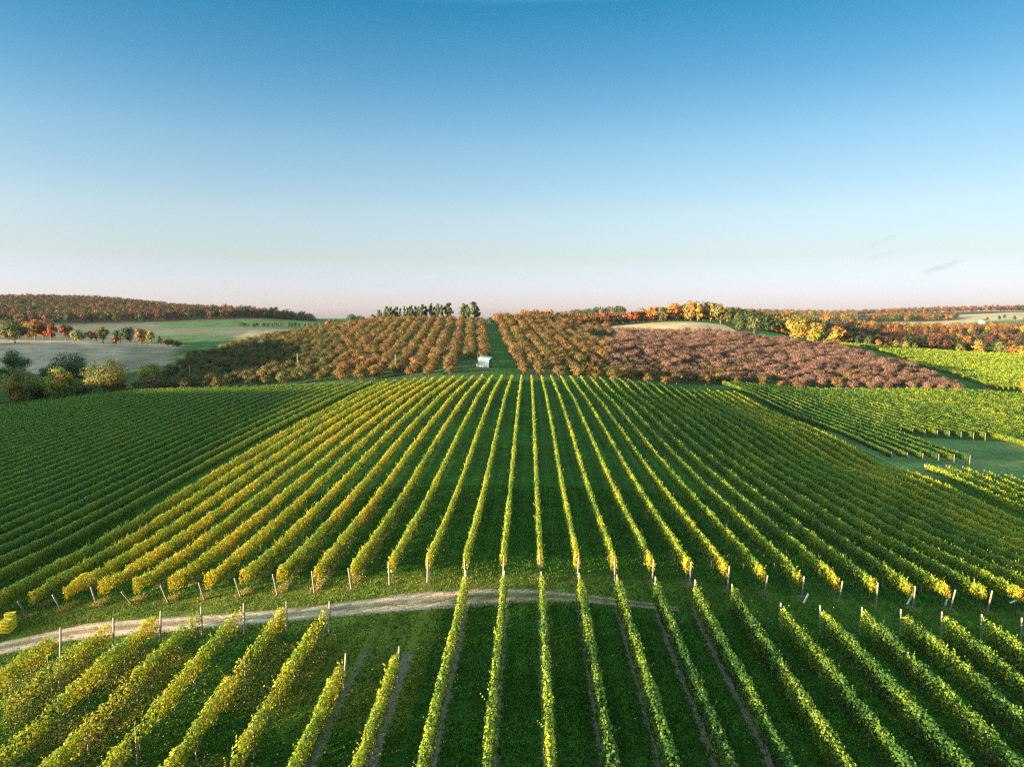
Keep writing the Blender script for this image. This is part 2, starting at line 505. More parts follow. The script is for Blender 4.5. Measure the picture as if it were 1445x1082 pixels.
# orchard floor
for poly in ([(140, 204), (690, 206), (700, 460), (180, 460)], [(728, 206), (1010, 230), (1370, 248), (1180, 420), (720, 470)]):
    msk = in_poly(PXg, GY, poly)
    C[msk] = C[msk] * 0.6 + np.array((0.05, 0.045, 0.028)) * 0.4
for k in range(-15, 15):            # worn earth at the feet of the end posts
    ex, ey = (k + 0.334) * 2.7, float(np.interp(k, [-15, -10, -5, -2, 0, 5, 12, 21], [50.2, 49.6, 49.2, 49.6, 50.4, 50.3, 50.8, 51.5])) - 0.2
    g_ = np.exp(-((GX - ex) / 0.45) ** 2 - ((GY - ey) / 0.8) ** 2)[..., None] * R.uniform(0.4, 1.0)
    C = C * (1 - g_) + np.array((0.17, 0.115, 0.06)) * g_
band = sstep(45.5, 47.5, GY) * (1 - sstep(50, 52.5, GY)); band = np.maximum(band, np.where(GX > -13, sstep(30, 33, GY), sstep(39.5, 42, GY)) * (1 - sstep(50, 52.5, GY)) * (GX < -5.5))
C = C + np.array((0.075, 0.045, 0.008)) * (band * np.exp(-np.maximum(GX - 2, 0) / 8.0))[..., None]  # dry yellowing, with low sun on headland and clearing painted in
alpha = np.ones(GX.shape)
alpha[(GY < 46.8) & (GY > 5) & (GX > -9.5) & (GX < 12.0)] = 0.0
alpha[(GY > 38.5) & (GX < -5.6)] = 1.0
nxg, nyg = len(gx), len(gy)
idx = np.arange(nxg * nyg).reshape(nyg, nxg)
Q = np.stack([idx[:-1, :-1], idx[:-1, 1:], idx[1:, 1:], idx[1:, :-1]], -1).reshape(-1, 4)
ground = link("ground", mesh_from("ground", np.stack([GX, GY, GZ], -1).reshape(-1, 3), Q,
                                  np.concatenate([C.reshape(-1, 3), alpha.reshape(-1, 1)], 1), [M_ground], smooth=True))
tag(ground, kind="structure", label="rolling grassy ground with dry fields on the hills")

# ------------------------------------------------------------------ gravel track
def track_material():
    m, nt, p, out = nodes_of("track_gravel")
    at = nt.nodes.new("ShaderNodeAttribute"); at.attribute_name = "Col"
    ge = nt.nodes.new("ShaderNodeNewGeometry")
    res = []
    for sc_, lo, hi in ((0.8, 0.75, 1.25), (14.0, 0.6, 1.45)):
        n = nt.nodes.new("ShaderNodeTexNoise"); n.inputs["Scale"].default_value = sc_; n.inputs["Detail"].default_value = 6
        nt.links.new(ge.outputs["Position"], n.inputs["Vector"])
        r = nt.nodes.new("ShaderNodeMapRange"); r.inputs[1].default_value = 0.3; r.inputs[2].default_value = 0.7; r.inputs[3].default_value = lo; r.inputs[4].default_value = hi
        nt.links.new(n.outputs[0], r.inputs[0]); res.append((n, r))
    f = nt.nodes.new("ShaderNodeMath"); f.operation = 'MULTIPLY'; nt.links.new(res[0][1].outputs[0], f.inputs[0]); nt.links.new(res[1][1].outputs[0], f.inputs[1])
    v = nt.nodes.new("ShaderNodeVectorMath"); v.operation = 'SCALE'; nt.links.new(at.outputs["Color"], v.inputs[0]); nt.links.new(f.outputs[0], v.inputs["Scale"])
    nt.links.new(v.outputs[0], p.inputs["Base Color"]); p.inputs["Roughness"].default_value = 0.95; p.inputs["Specular IOR Level"].default_value = 0.1
    b = nt.nodes.new("ShaderNodeBump"); b.inputs["Strength"].default_value = 0.8; b.inputs["Distance"].default_value = 0.06
    nt.links.new(res[1][0].outputs[0], b.inputs["Height"]); nt.links.new(b.outputs[0], p.inputs["Normal"])
    return m


M_track = track_material()


def build_track():
    pix = [(-160, 958, 3.4), (-60, 930, 3.3), (0, 915, 3.2), (100, 893, 3.0), (200, 884, 2.9), (300, 877, 2.7), (400, 869, 2.6), (500, 858, 2.5),
           (600, 850, 2.4), (660, 845, 2.3), (720, 841, 2.0), (780, 842, 1.6), (840, 846, 1.3), (900, 853, 1.0), (960, 860, 0.5)]
    pts = np.array([ground_hit(a, b) for a, b, _ in pix]); wd = np.array([c for *_, c in pix])
    s = np.concatenate([[0], np.cumsum(np.linalg.norm(np.diff(pts[:, :2], axis=0), axis=1))])
    t = np.arange(0, s[-1], 0.2)
    cx, cy, ww = np.interp(t, s, pts[:, 0]), np.interp(t, s, pts[:, 1]), np.interp(t, s, wd)
    for _ in range(30):
        cx[1:-1] = (cx[:-2] + cx[2:] + 2 * cx[1:-1]) / 4; cy[1:-1] = (cy[:-2] + cy[2:] + 2 * cy[1:-1]) / 4
    tx, ty = np.gradient(cx), np.gradient(cy); ln = np.hypot(tx, ty); nx, ny = -ty / ln, tx / ln
    V = []; TC = []
    m = 25
    gravel = np.array((0.40, 0.262, 0.195)); earth = np.array((0.25, 0.16, 0.11)); turf = np.array((0.07, 0.085, 0.03))
    pale = sstep(0.0, 0.25, 1 - np.linspace(0, 1, len(t)) - 0.15) # stony in the west, earthy towards the east
    ed1 = np.convolve(R.normal(size=len(t) + 8), np.ones(9) / 5, 'valid') * 0.13 + R.normal(size=len(t)) * 0.06
    ed2 = np.convolve(R.normal(size=len(t) + 8), np.ones(9) / 5, 'valid') * 0.13 + R.normal(size=len(t)) * 0.06
    for k in range(m):
        f = k / (m - 1) - 0.5
        off = f * ww * 1.12 + (ed1 if k == 0 else 0) + (ed2 if k == m - 1 else 0)
        x, y = cx + nx * off, cy + ny * off
        z = H(x, y) + 0.035 - 0.03 * (abs(f) * 2) ** 6 + 0.012 * R.normal(size=len(t)) * (abs(f) < 0.45)
        rut = np.exp(-((abs(f) - 0.27) / 0.13) ** 2)
        c_ = (earth + (gravel - earth) * pale[:, None]) * (0.72 + 0.4 * rut)
        nzt = np.convolve(R.random(len(t) + 24), np.ones(25) / 25, 'valid')[:, None]
        gmix = np.clip((1 - rut) * (0.35 + 0.45 * (1 - pale[:, None])) + (nzt - 0.5) * 3.0, 0, 0.9) * (1.0 if abs(f) < 0.2 or abs(f) > 0.42 else 0.4)
        TC.append(c_ * (1 - gmix) + turf * gmix)
        V.append(np.stack([x, y, z - 0.02 * rut], -1))
    V = np.array(V); TC = np.array(TC)
    ii = np.arange(m * len(t)).reshape(m, len(t))
    Q = np.stack([ii[:-1, :-1], ii[1:, :-1], ii[1:, 1:], ii[:-1, 1:]], -1).reshape(-1, 4)[:, ::-1]
    o = link("track", mesh_from("track", V.reshape(-1, 3), Q, TC.reshape(-1, 3), [M_track], smooth=True))
    ww = ww * 1.12
    tag(o, kind="structure", label="pale gravel farm track between the two vine blocks")
    return cx, cy, nx, ny, ww


tcx, tcy, tnx, tny, tww = build_track()

# ------------------------------------------------------------------ words
ORD = ["", "first", "second", "third", "fourth", "fifth", "sixth", "seventh", "eighth", "ninth", "tenth", "eleventh", "twelfth", "thirteenth",
       "fourteenth", "fifteenth", "sixteenth", "seventeenth", "eighteenth", "nineteenth"]
TENS = {2: ("twentieth", "twenty"), 3: ("thirtieth", "thirty"), 4: ("fortieth", "forty"), 5: ("fiftieth", "fifty"), 6: ("sixtieth", "sixty"), 7: ("seventieth", "seventy")}


def ordw(n):
    if n < 20: return ORD[n]
    a, b = divmod(n, 10)
    return TENS[a][0] if b == 0 else TENS[a][1] + "-" + ORD[b]


# ------------------------------------------------------------------ vine rows
def noise1(t, step, amp):
    k = np.arange(math.floor(t.min() / step) - 1, math.ceil(t.max() / step) + 2)
    return np.interp(t, k * step, R.uniform(-1, 1, len(k))) * amp


GREEN = np.array((0.044, 0.105, 0.014)); LIME = np.array((0.20, 0.25, 0.020)); YEL = np.array((0.44, 0.34, 0.022)); RUST = np.array((0.30, 0.11, 0.025))
DEEP = np.array((0.125, 0.215, 0.034)); OLIVE = np.array((0.15, 0.16, 0.035))


def vine_canopy(p0, p1, yellow, base=None, height=1.9, dens=1.0, near_end=True, ragged=0.0, crisp=0.0, fat=1.0):
    """foliage of one row between two plan points; returns V,Q,C arrays"""
    p0 = np.asarray(p0, float); p1 = np.asarray(p1, float)
    Ln = np.linalg.norm(p1 - p0); dr = (p1 - p0) / Ln; sd = np.array((dr[1], -dr[0]))
    ts = np.arange(0, Ln, 1.0) + 0.5
    cxx = p0[0] + dr[0] * ts; cyy = p0[1] + dr[1] * ts
    dist = np.maximum(np.hypot(cxx, cyy), 20)
    size = np.maximum(0.112, (0.0015 - 0.0003 * crisp) * dist)
    cnt = dens * fat * (4.6 + 1.5 * crisp) / size ** 2
    cnt = np.maximum(R.poisson(np.maximum(cnt, 0)), 6)
    t = np.repeat(ts, cnt) + R.uniform(-0.5, 0.5, cnt.sum())
    S = np.repeat(size, cnt) * R.uniform(0.7, 1.35, len(t))
    vs = 1.5
    vig = noise1(t, vs, 1.0)                   # each vine its own vigour
    lump = np.abs(np.sin(math.pi * t / vs + noise1(t, 6, 1.0)))
    gap = noise1(t, 2.3, 1.0)
    keep = R.random(len(t)) < np.clip(1.15 + 0.9 * (gap + 0.55 - ragged), 0.15, 1)
    t, S, vig, lump = t[keep], S[keep], vig[keep], lump[keep]
    n = len(t)
    top = height - 0.16 * (1 - crisp) + (0.12 * vig + noise1(t, 0.6, 0.13) + 0.12 * lump) * (1 - 0.65 * crisp)
    bot = 0.72 - (0.9 * (fat - 1) if fat > 1 else 0) + noise1(t, 0.8, 0.14) - 0.1 * lump
    wid = (0.185 + 0.05 * vig + 0.075 * lump) * (1 + noise1(t, 0.45, 0.25)) * (1 - 0.1 * crisp) * fat
    th = R.uniform(0, 2 * math.pi, n)
    rr = R.random(n) ** 0.4
    zc = (top + bot) / 2; hh = (top - bot) / 2
    cs, sn = np.cos(th), np.sin(th)
    off = wid * np.sign(cs) * np.abs(cs) ** 0.6 * rr * np.where(sn > 0.3, 0.8, 1.0)
    zz = zc + hh * np.sign(sn) * np.abs(sn) ** 0.8 * rr
    # shoots that stand up out of the top
    ns = int(Ln * (4.2 - 3.7 * crisp)) + 1
    st = R.uniform(0, Ln, ns); k = 5
    slen = R.uniform(0.15, 0.6, ns) * R.uniform(0.5, 1.0, ns); sang = R.normal(0, 0.45, ns); sal = R.normal(0, 0.3, ns)
    f = np.tile((np.arange(k) + 0.5) / k, ns)
    t2 = np.repeat(st, k) + np.repeat(sal, k) * f * 0.5
    o2 = np.repeat(R.normal(0, 0.1, ns), k) + np.repeat(sang * slen, k) * f
    z2 = np.repeat(np.interp(st, np.arange(0, Ln + 1), height - 0.16 * (1 - crisp) + R.normal(0, .05, int(Ln) + 1 if len(np.arange(0, Ln + 1)) == int(Ln) + 1 else len(np.arange(0, Ln + 1)))), k) - 0.1 + np.repeat(slen, k) * f
    s2 = np.interp(t2, ts, size) * R.uniform(0.6, 1.0, len(t2))
    t = np.concatenate([t, t2]); off = np.concatenate([off, o2]); zz = np.concatenate([zz, z2]); S = np.concatenate([S, s2])
    nn = np.concatenate([np.stack([cs, sn + 0.25], -1), np.stack([np.sign(o2 + 1e-3), np.ones(len(o2))], -1)])
    nrm = nn[:, :1] * np.array([sd[0], sd[1], 0]) + nn[:, 1:] * np.array([0, 0, 1.0])
    nrm = nrm * 1.0 + R.normal(size=(len(t), 3)) * (0.42 - 0.14 * crisp)
    x = p0[0] + dr[0] * t + sd[0] * off; y = p0[1] + dr[1] * t + sd[1] * off
    P = np.stack([x, y, H(x, y) + zz], -1)
    # colour: green to yellow, patchy by vine, yellower low down and at the row's open end
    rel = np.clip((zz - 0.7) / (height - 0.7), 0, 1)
    yv = yellow + noise1(t, vs, 0.22) + noise1(t, 9, 0.16) + R.normal(0, 0.085, len(t)) - 0.12 * (rel - 0.5)
    if near_end:
        yv += 0.35 * np.exp(-t / 1.6)
    yv = np.clip(yv, 0, 1)[:, None]
    g = GREEN if base is None else base
    Cc = np.where(yv < 0.5, g + (LIME - g) * yv * 2, LIME + (YEL - LIME) * (yv - 0.5) * 2)
    rust = (R.random(len(t)) < 0.09 * (rel < 0.12) * (near_end) + 0.012 * (1.25 - rel) ** 2 * (0.3 + yellow * 1.5))[:, None]
    Cc = np.where(rust, RUST, Cc) * R.uniform(0.8, 1.15, (len(t), 1)) * ((0.74 - 0.16 * crisp) + (0.44 + 0.16 * crisp) * rel[:, None] ** (1.5 + crisp))  # younger, paler tops; also paints in lit tops and shaded lower sides
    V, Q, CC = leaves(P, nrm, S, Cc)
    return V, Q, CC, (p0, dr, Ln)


def trunk_mesh(p0, dr, Ln, spacing=1.5):
    parts = []
    for d in np.arange(0.6, Ln, spacing):
        x, y = p0 + dr * d
        if math.hypot(x, y) > 75: continue
        z = h1(x, y)
        j = R.normal(0, 0.05, 6)
        parts.append(tube([(x, y, z - 0.05), (x + j[0], y + j[1], z + 0.4), (x + j[2], y + j[3], z + 0.95)], [0.035, 0.028, 0.02], 5))
    return parts


# one wooden line post and one stout end post, shared by every row
pv, pq = join([tube([(0, 0, -0.3), (0, 0, 1.0), (0, 0, 1.70), (0, 0, 1.72)], [0.038, 0.036, 0.034, 0.026], 8)])
ME_line = mesh_from("line_post", pv, pq, None, [M_post])
pv, pq = join([tube([(0, 0, -0.4), (0, 0, 1.0), (0, 0, 1.84), (0, 0, 1.86)], [0.066, 0.062, 0.058, 0.045], 10)])
ME_end = mesh_from("end_post", pv, pq, None, [M_post])

N_ROWS = 0


def vine_row(name, p0, p1, yellow, label, cat, group, base=None, height=1.9, dens=1.0, posts=6.5, start_post=None, end_post=None, ragged=0.0, post_far=400, near_end=True, crisp=0.0, fat=1.0):
    """start_post / end_post: lean in degrees of a stout post (outward), or None"""
    global N_ROWS
    N_ROWS += 1
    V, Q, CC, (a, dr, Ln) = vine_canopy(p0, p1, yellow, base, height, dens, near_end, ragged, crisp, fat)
    root = empty(name, (p0[0], p0[1], h1(*p0)))
    tag(root, label, cat, group)
    off = np.array(root.location)
    tp = trunk_mesh(a, dr, Ln) if math.hypot(*p0) < 75 else []
    midx = np.zeros(len(Q), int)
    if tp:
        v, q = join(tp)
        midx = np.concatenate([midx, np.ones(len(q), int)])
        Q = np.concatenate([Q, q + len(V)]); V = np.concatenate([V, v]); CC = np.concatenate([CC, np.ones((len(v), 3)) * 0.1])
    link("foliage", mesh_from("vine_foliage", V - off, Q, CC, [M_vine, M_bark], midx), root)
    if posts:
        s0 = R.uniform(3, 6)
        for d in np.arange(s0, Ln - 1, posts):
            x, y = a + dr * d
            if math.hypot(x, y) > post_far: continue
            o = link("post", ME_line, root, Vector((x, y, h1(x, y))) - Vector(off))
            o.rotation_euler = (R.normal(0, 0.02), R.normal(0, 0.02), R.uniform(0, 6))
    for lean, d, sg in ((start_post, -0.35, -1), (end_post, Ln + 0.3, 1)):
        if lean is None: continue
        x, y = a + dr * d
        o = link("end_post", ME_end, root, Vector((x, y, h1(x, y))) - Vector(off))
        lx = math.radians(lean)
        # lean outward along the row
        ax = Vector((dr[0] * sg, dr[1] * sg, 0)); up = (Vector((0, 0, 1)) * math.cos(lx) + ax * math.sin(lx) + Vector((R.normal(0, .03), 0, 0))).normalized()
        o.rotation_mode = 'QUATERNION'
        o.rotation_quaternion = up.to_track_quat('Z', 'Y')
    return root


def visible_span(x, y0, y1, margin=150, step=1.0):
    ys = np.arange(y0, y1 + step, step)
    P = np.stack([np.full_like(ys, x), ys, H(np.full_like(ys, x), ys) + 1.0], -1)
    px, py, z = project(P)
    ok = (px > -margin) & (px < 1445 + margin) & (z > 3)
    if not ok.any(): return None
    return ys[ok].min(), ys[ok].max()


# --- main block: rows k (the middle row is k = 0, just right of the camera)
XM = lambda k: (k + 0.334) * 2.7
for k in range(-15, 22):
    x = XM(k)
    ystart = float(np.interp(k, [-15, -10, -5, -2, 0, 5, 12, 21], [50.2, 49.6, 49.2, 49.6, 50.4, 50.3, 50.8, 51.5]))
    yend = float(np.interp(k, [-15, 10, 16, 21], [196, 196, 193, 199]))
    sp = visible_span(x, ystart, yend)
    if sp is None: continue
    full = sp[0] < ystart + 0.6
    yel = float(np.interp(k, [-15, -11, -6, 0, 6, 10, 16, 18, 21], [0.62, 0.76, 0.68, 0.56, 0.50, 0.38, 0.40, 0.70, 0.75]))
    if k == 0: lab = "golden green vine row running straight up the middle of the block behind the track"
    else:
        side = "left" if k < 0 else "right"
        look = "yellow tinged" if yel > 0.55 else ("lime green" if yel > 0.4 else "deep green")
        lab = f"{look} vine row behind the track, {ordw(abs(k))} to the {side} of the middle row"
    lean = float(np.interp(k, [-15, -8, -4, 2, 6, 12], [30, 24, 10, 6, 12, 10])) + R.normal(0, 5) if full else None
    vine_row("vine_row", (x, sp[0]), (x, sp[1]), yel, lab, "vine row", "vine rows of the large middle block",
             base=OLIVE * 1.25 if k >= 17 else None, height=1.85, start_post=lean, end_post=4 if sp[1] > yend - 2 else None, post_far=150,
             ragged=0.25 if k >= 18 else 0.0, near_end=full, crisp=0.05 if k < 7 else 0.3)

# --- green block on the left slope
for i in range(0, 41):
    k = -16.45 - i
    x = XM(k)
    sp = visible_span(x, 40, 196 + (0 if i < 20 else (i - 20) * 0.1), 70)
    if sp is None or sp[1] - sp[0] < 5: continue
    vine_row("vine_row", (x, sp[0]), (x, sp[1]), float(np.interp(i, [0, 7, 20], [0.40, 0.30, 0.25])), f"shaded green vine row on the left slope, {ordw(i + 1)} out from the golden rows" if i else
             "shaded green vine row on the left slope, directly beside the golden rows", "vine row", "vine rows of the dark green left slope",
             base=DEEP, height=1.85, crisp=1.0, posts=13, end_post=4 if sp[1] > 190 and i < 12 else None, post_far=140, near_end=False)

# --- lower block in front of the track
XL = lambda k: -4.21 + 2.58 * k          # k = 0 is the leftmost row that reaches the track in the middle
low_end = {-9: 39.0, -8: 39.9, -7: 40.2, -6: 40.3, -5: 40.4, -4: 40.4, -3: 40.2, -2: 33.6, -1: 34.6}
for k in range(-9, 15):
    x = XL(k)
    yend = low_end.get(k, 46.2 if k < 8 else 44.2)
    sp = visible_span(x, 12, yend, 220, 0.5)
    if sp is None or sp[1] - sp[0] < 2: continue
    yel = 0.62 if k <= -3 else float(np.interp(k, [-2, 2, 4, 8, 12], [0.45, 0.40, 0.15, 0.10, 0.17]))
    if k <= -3:
        lab = f"ragged golden vine row among weeds below the track, {ordw(-2 - k)} left of the clearing"
    elif k < 0:
        lab = "short vine row in the clearing below the track, " + ("with a tall post at its head" if k == -1 else "left one of the two")
    else:
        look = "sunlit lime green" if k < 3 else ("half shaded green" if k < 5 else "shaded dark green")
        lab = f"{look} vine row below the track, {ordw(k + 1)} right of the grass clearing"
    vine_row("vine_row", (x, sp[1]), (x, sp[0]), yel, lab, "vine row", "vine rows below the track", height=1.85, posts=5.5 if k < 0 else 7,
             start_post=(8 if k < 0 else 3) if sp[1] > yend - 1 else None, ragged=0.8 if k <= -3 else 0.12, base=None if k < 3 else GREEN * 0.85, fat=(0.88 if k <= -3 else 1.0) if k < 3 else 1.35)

# --- right blocks
for i in range(0, 20):
    x = 63.4 + 2.7 * i
    yend = 232 + i * 0.45
    ystart = 124.0 if i < 6 else 152.5 + (i - 6) * 0.2
    if i >= 14: ystart = 141 if i < 17 else 136
    sp = visible_span(x, ystart, yend)
    if sp is None or sp[1] - sp[0] < 4: continue
    full = sp[0] < ystart + 1
    vine_row("vine_row", (x, sp[0]), (x, sp[1]), 0.12 if i < 8 else 0.25,
             f"green vine row right of the grass lane, {ordw(i + 1)} from that block's left edge", "vine row", "vine rows of the block on the right",
             height=1.85, crisp=1.0, posts=13, start_post=3 if full else None, post_far=160, near_end=False, dens=1.0)
for i in range(20, 46):
    x = 63.4 + 2.7 * i
    sp = visible_span(x, 150, 232 + i * 0.45)
    if sp is None or sp[1] - sp[0] < 4: continue
    vine_row("vine_row", (x, sp[0]), (x, sp[1]), 0.33,
             f"yellow tipped vine row right of the grass lane, {ordw(i + 1)} from that block's left edge", "vine row", "vine rows of the block on the right",
             height=1.85, crisp=1.0, posts=None, near_end=False)
for i in range(0, 9):
    x = 62.9 + 2.7 * i
    sp = visible_span(x, 70, 111.5 - i * 0.5)
    if sp is None or sp[1] - sp[0] < 2: continue
    vine_row("vine_row", (x, sp[1]), (x, sp[0]), 0.42, f"olive vine row just below the mown lawn, {ordw(i + 1)} from that block's left edge",
             "vine row", "vine rows below the lawn on the right", height=1.9, posts=6.5, start_post=3, ragged=0.15)

FIELD = [(1178, 455), (1300, 443), (1445, 423), (1560, 405), (1560, 300), (1400, 274), (1345, 304), (1250, 388)]
fw = np.array([(XZ(a, b), b) for a, b in FIELD])
for i in range(0, 46):
    x = 180 + 2.75 * i
    ys = np.arange(260, 470, 1.0)
    ins = in_poly(np.full_like(ys, x), ys, fw)
    if ins.sum() < 5: continue
    sp = visible_span(x, ys[ins].min(), ys[ins].max(), 60)
    if sp is None or sp[1] - sp[0] < 4: continue
    vine_row("vine_row", (x, sp[0]), (x, sp[1]), 0.46, f"yellow green vine row of the far right field, {ordw(i + 1)} from its left edge", "vine row",
             "vine rows of the far right field", base=GREEN * 1.3, crisp=1.0, height=1.9, posts=None, near_end=False)

# ------------------------------------------------------------------ trees
def P2(px, zc):
    x = XZ(px, zc); return x, zc


def crown_arrays(kind, h, wd, nleaf, leaf, cols, trunk=0.25, clumps=26, seed=0, layers=False):
    """foliage of a tree of height h and crown width wd, base at the origin: leaf faces gathered in clumps through the crown's volume"""
    rg = np.random.default_rng(seed)
    z0 = h * trunk; hc = h - z0
    c = []
    while len(c) < clumps:
        d = rg.normal(size=3); d /= np.linalg.norm(d); r = rg.random() ** 0.33
        q = d * r
        zrel = (q[2] + 1) / 2
        if kind == 'round': wf = 1.0
        elif kind == 'oval': wf = 0.55 + 0.45 * math.sin(math.pi * min(1, zrel * 1.0 + 0.12))
        elif kind == 'cone': wf = 1.15 * (1 - zrel) + 0.12
        elif kind == 'column': wf = 0.75 + 0.35 * math.sin(math.pi * zrel)
        elif kind in ('vase', 'twig'): wf = 0.5 + 0.65 * zrel
        else: wf = 1.0
        c.append((q[0] * wf * wd * 0.42, q[1] * wf * wd * 0.42, z0 + hc * (0.08 + 0.84 * zrel), wf))
    c = np.array(c)
    cr_ = wd * (0.20 if kind not in ('column', 'cone') else 0.2) * rg.uniform(0.7, 1.25, clumps)
    if kind == 'twig': cr_ = cr_ * 0.62
    per = max(3, nleaf // clumps)
    n = per * clumps
    k = np.repeat(np.arange(clumps), per)
    d = unit(rg.normal(size=(n, 3)))
    rad = rg.random(n) ** 0.4
    P = c[k, :3] + d * (cr_[k] * rad)[:, None] * np.array([1, 1, 0.8 if not layers else 0.45])
    P[:, 2] = np.maximum(P[:, 2], z0 * 0.6 + 0.02 * h)
    outw = unit(P - np.array([0, 0, z0 + hc * 0.45]))
    N = d * 0.7 + outw * 0.6 + np.array([0, 0, 0.25]) + rg.normal(size=(n, 3)) * 0.45
    cols = np.array(cols)
    mixk = rg.random(clumps)
    base = cols[rg.integers(0, len(cols), clumps)] * (0.75 + 0.5 * mixk)[:, None]
    Cc = base[k] * rg.uniform(0.7, 1.3, (n, 1))
    S = leaf * rg.uniform(0.65, 1.3, n)
    return leaves(P, N, S, Cc, 0.38 if kind == 'twig' else 1.0)


def trunk_arrays(h, wd, trunk=0.25, seed=0, limbs=5, thick=0.028):
    rg = np.random.default_rng(seed + 99)
    r = h * thick
    top = h * 0.75
    j = rg.normal(0, 0.02 * h, 4)
    parts = [tube([(0, 0, -0.04 * h), (0, 0, h * trunk * 0.6), (j[0], j[1], h * 0.45), (j[2], j[3], top)], [r * 1.3, r, r * 0.65, r * 0.15], 7)]
    for i in range(limbs):
        a = rg.uniform(0, 6.28); zb = h * rg.uniform(trunk * 0.8, 0.5); L_ = wd * rg.uniform(0.28, 0.42)
        e = np.array([math.cos(a) * L_, math.sin(a) * L_, zb + h * rg.uniform(0.12, 0.3)])
        m_ = np.array([math.cos(a) * L_ * 0.5, math.sin(a) * L_ * 0.5, zb + h * 0.06])
        parts.append(tube([(0, 0, zb), m_, e], [r * 0.45, r * 0.3, r * 0.08], 5))
    return join(parts)


def tree_meshes(kind, h, wd, nleaf, leaf, cols, trunk=0.25, clumps=26, seed=0, limbs=5, layers=False):
    V, Q, C_ = crown_arrays(kind, h, wd, nleaf, leaf, cols, trunk, clumps, seed, layers)
    tv, tq = trunk_arrays(h, wd, trunk, seed, limbs)
    return dict(crown=mesh_from("crown", V, Q, C_, [M_tree]), trunk=mesh_from("trunk", tv, tq, None, [M_bark], smooth=True), arr=(V, Q, C_), tarr=(tv, tq))


def put_tree(name, tm, x, y, label, cat, group=None, scale=1.0, rz=None, tint=(1, 1, 1), sink=0.0):
    root = empty(name, (x, y, h1(x, y) - sink), R.uniform(0, 6.28) if rz is None else rz)
    root.scale = (scale, scale, scale) if np.isscalar(scale) else scale
    tag(root, label, cat, group)
    c = link("crown", tm["crown"], root); c.color = (*tint, 1)
    link("trunk", tm["trunk"], root)
    return root


def merged_trees(name, spots, tms, label, kind="stuff", shed=0.7):
    """spots: x, y, scale, tint ... one mesh for a far wood nobody could count"""
    VV, QQ, CC, o = [], [], [], 0
    for (x, y, s, tint) in spots:
        tm = tms[int(R.integers(len(tms)))]
        V, Q, C_ = tm["arr"]
        if shed < 1:
            m = R.random(len(Q)) < shed
            nq = int(m.sum()); V = V.reshape(-1, 4, 3)[m].reshape(-1, 3); C_ = C_.reshape(-1, 4, 3)[m].reshape(-1, 3)
            Q = np.arange(4 * nq).reshape(nq, 4)
        a = R.uniform(0, 6.28); ca, sa = math.cos(a), math.sin(a)
        sz = s * R.uniform(0.9, 1.1)
        W = np.stack([(V[:, 0] * ca - V[:, 1] * sa) * s + x, (V[:, 0] * sa + V[:, 1] * ca) * s + y, V[:, 2] * sz + h1(x, y)], -1)
        VV.append(W); QQ.append(Q + o); CC.append(C_ * np.array(tint)); o += len(W)
    ob = link(name, mesh_from(name, np.concatenate(VV), np.concatenate(QQ), np.concatenate(CC), [M_tree]))
    tag(ob, label, kind=kind)
    return ob


# albedo palettes
OR_LEAF = [(0.165, 0.098, 0.040), (0.135, 0.098, 0.036), (0.175, 0.092, 0.044), (0.085, 0.078, 0.028)]
OR_BARE = [(0.160, 0.088, 0.072), (0.135, 0.08, 0.07), (0.18, 0.10, 0.068)]
OR_DARK = [(0.085, 0.075, 0.03), (0.07, 0.07, 0.028), (0.11, 0.08, 0.035)]
ORANGE = [(0.30, 0.13, 0.03), (0.34, 0.16, 0.035), (0.25, 0.10, 0.03)]
RED = [(0.26, 0.06, 0.035), (0.30, 0.085, 0.035), (0.20, 0.05, 0.03)]
GOLD = [(0.36, 0.22, 0.035), (0.32, 0.21, 0.04), (0.25, 0.18, 0.035)]
YGREEN = [(0.20, 0.185, 0.035), (0.16, 0.16, 0.035), (0.12, 0.13, 0.03)]
DKGREEN = [(0.035, 0.065, 0.022), (0.045, 0.075, 0.025), (0.028, 0.05, 0.02)]
OLIV = [(0.11, 0.105, 0.035), (0.14, 0.12, 0.04), (0.08, 0.085, 0.03)]
BROWN = [(0.17, 0.085, 0.04), (0.13, 0.07, 0.035), (0.20, 0.10, 0.04)]
MAROON = [(0.13, 0.04, 0.03), (0.16, 0.055, 0.035), (0.10, 0.045, 0.03)]

# ------------------------------------------------------------------ orchard
leafy = [tree_meshes('round', 3.9, 4.4, 1500, 0.23, OR_LEAF, 0.12, 26, 100 + i, 4) for i in range(6)]
bare = [tree_meshes('twig', 3.4, 5.6, 1300, 0.42, OR_BARE, 0.10, 90, 120 + i, 8) for i in range(5)]
LANE = lambda y: -7.5 - 0.0774 * (y - 222)
POLY_LEFT = [(612, 209), (560, 209), (450, 209), (350, 208), (240, 205), (180, 206), (170, 215), (215, 240), (245, 280), (278, 312), (335, 352), (400, 392), (470, 428), (530, 446), (640, 452), (705, 452), (705, 240), (655, 236), (652, 212)]
POLY_RIGHT = [(690, 214), (860, 216), (940, 222), (1010, 235), (1100, 241), (1200, 246), (1300, 250), (1368, 252), (1345, 262), (1275, 318), (1165, 392), (1060, 405), (1030, 410), (870, 405), (835, 425), (770, 440), (690, 452)]
cand = []
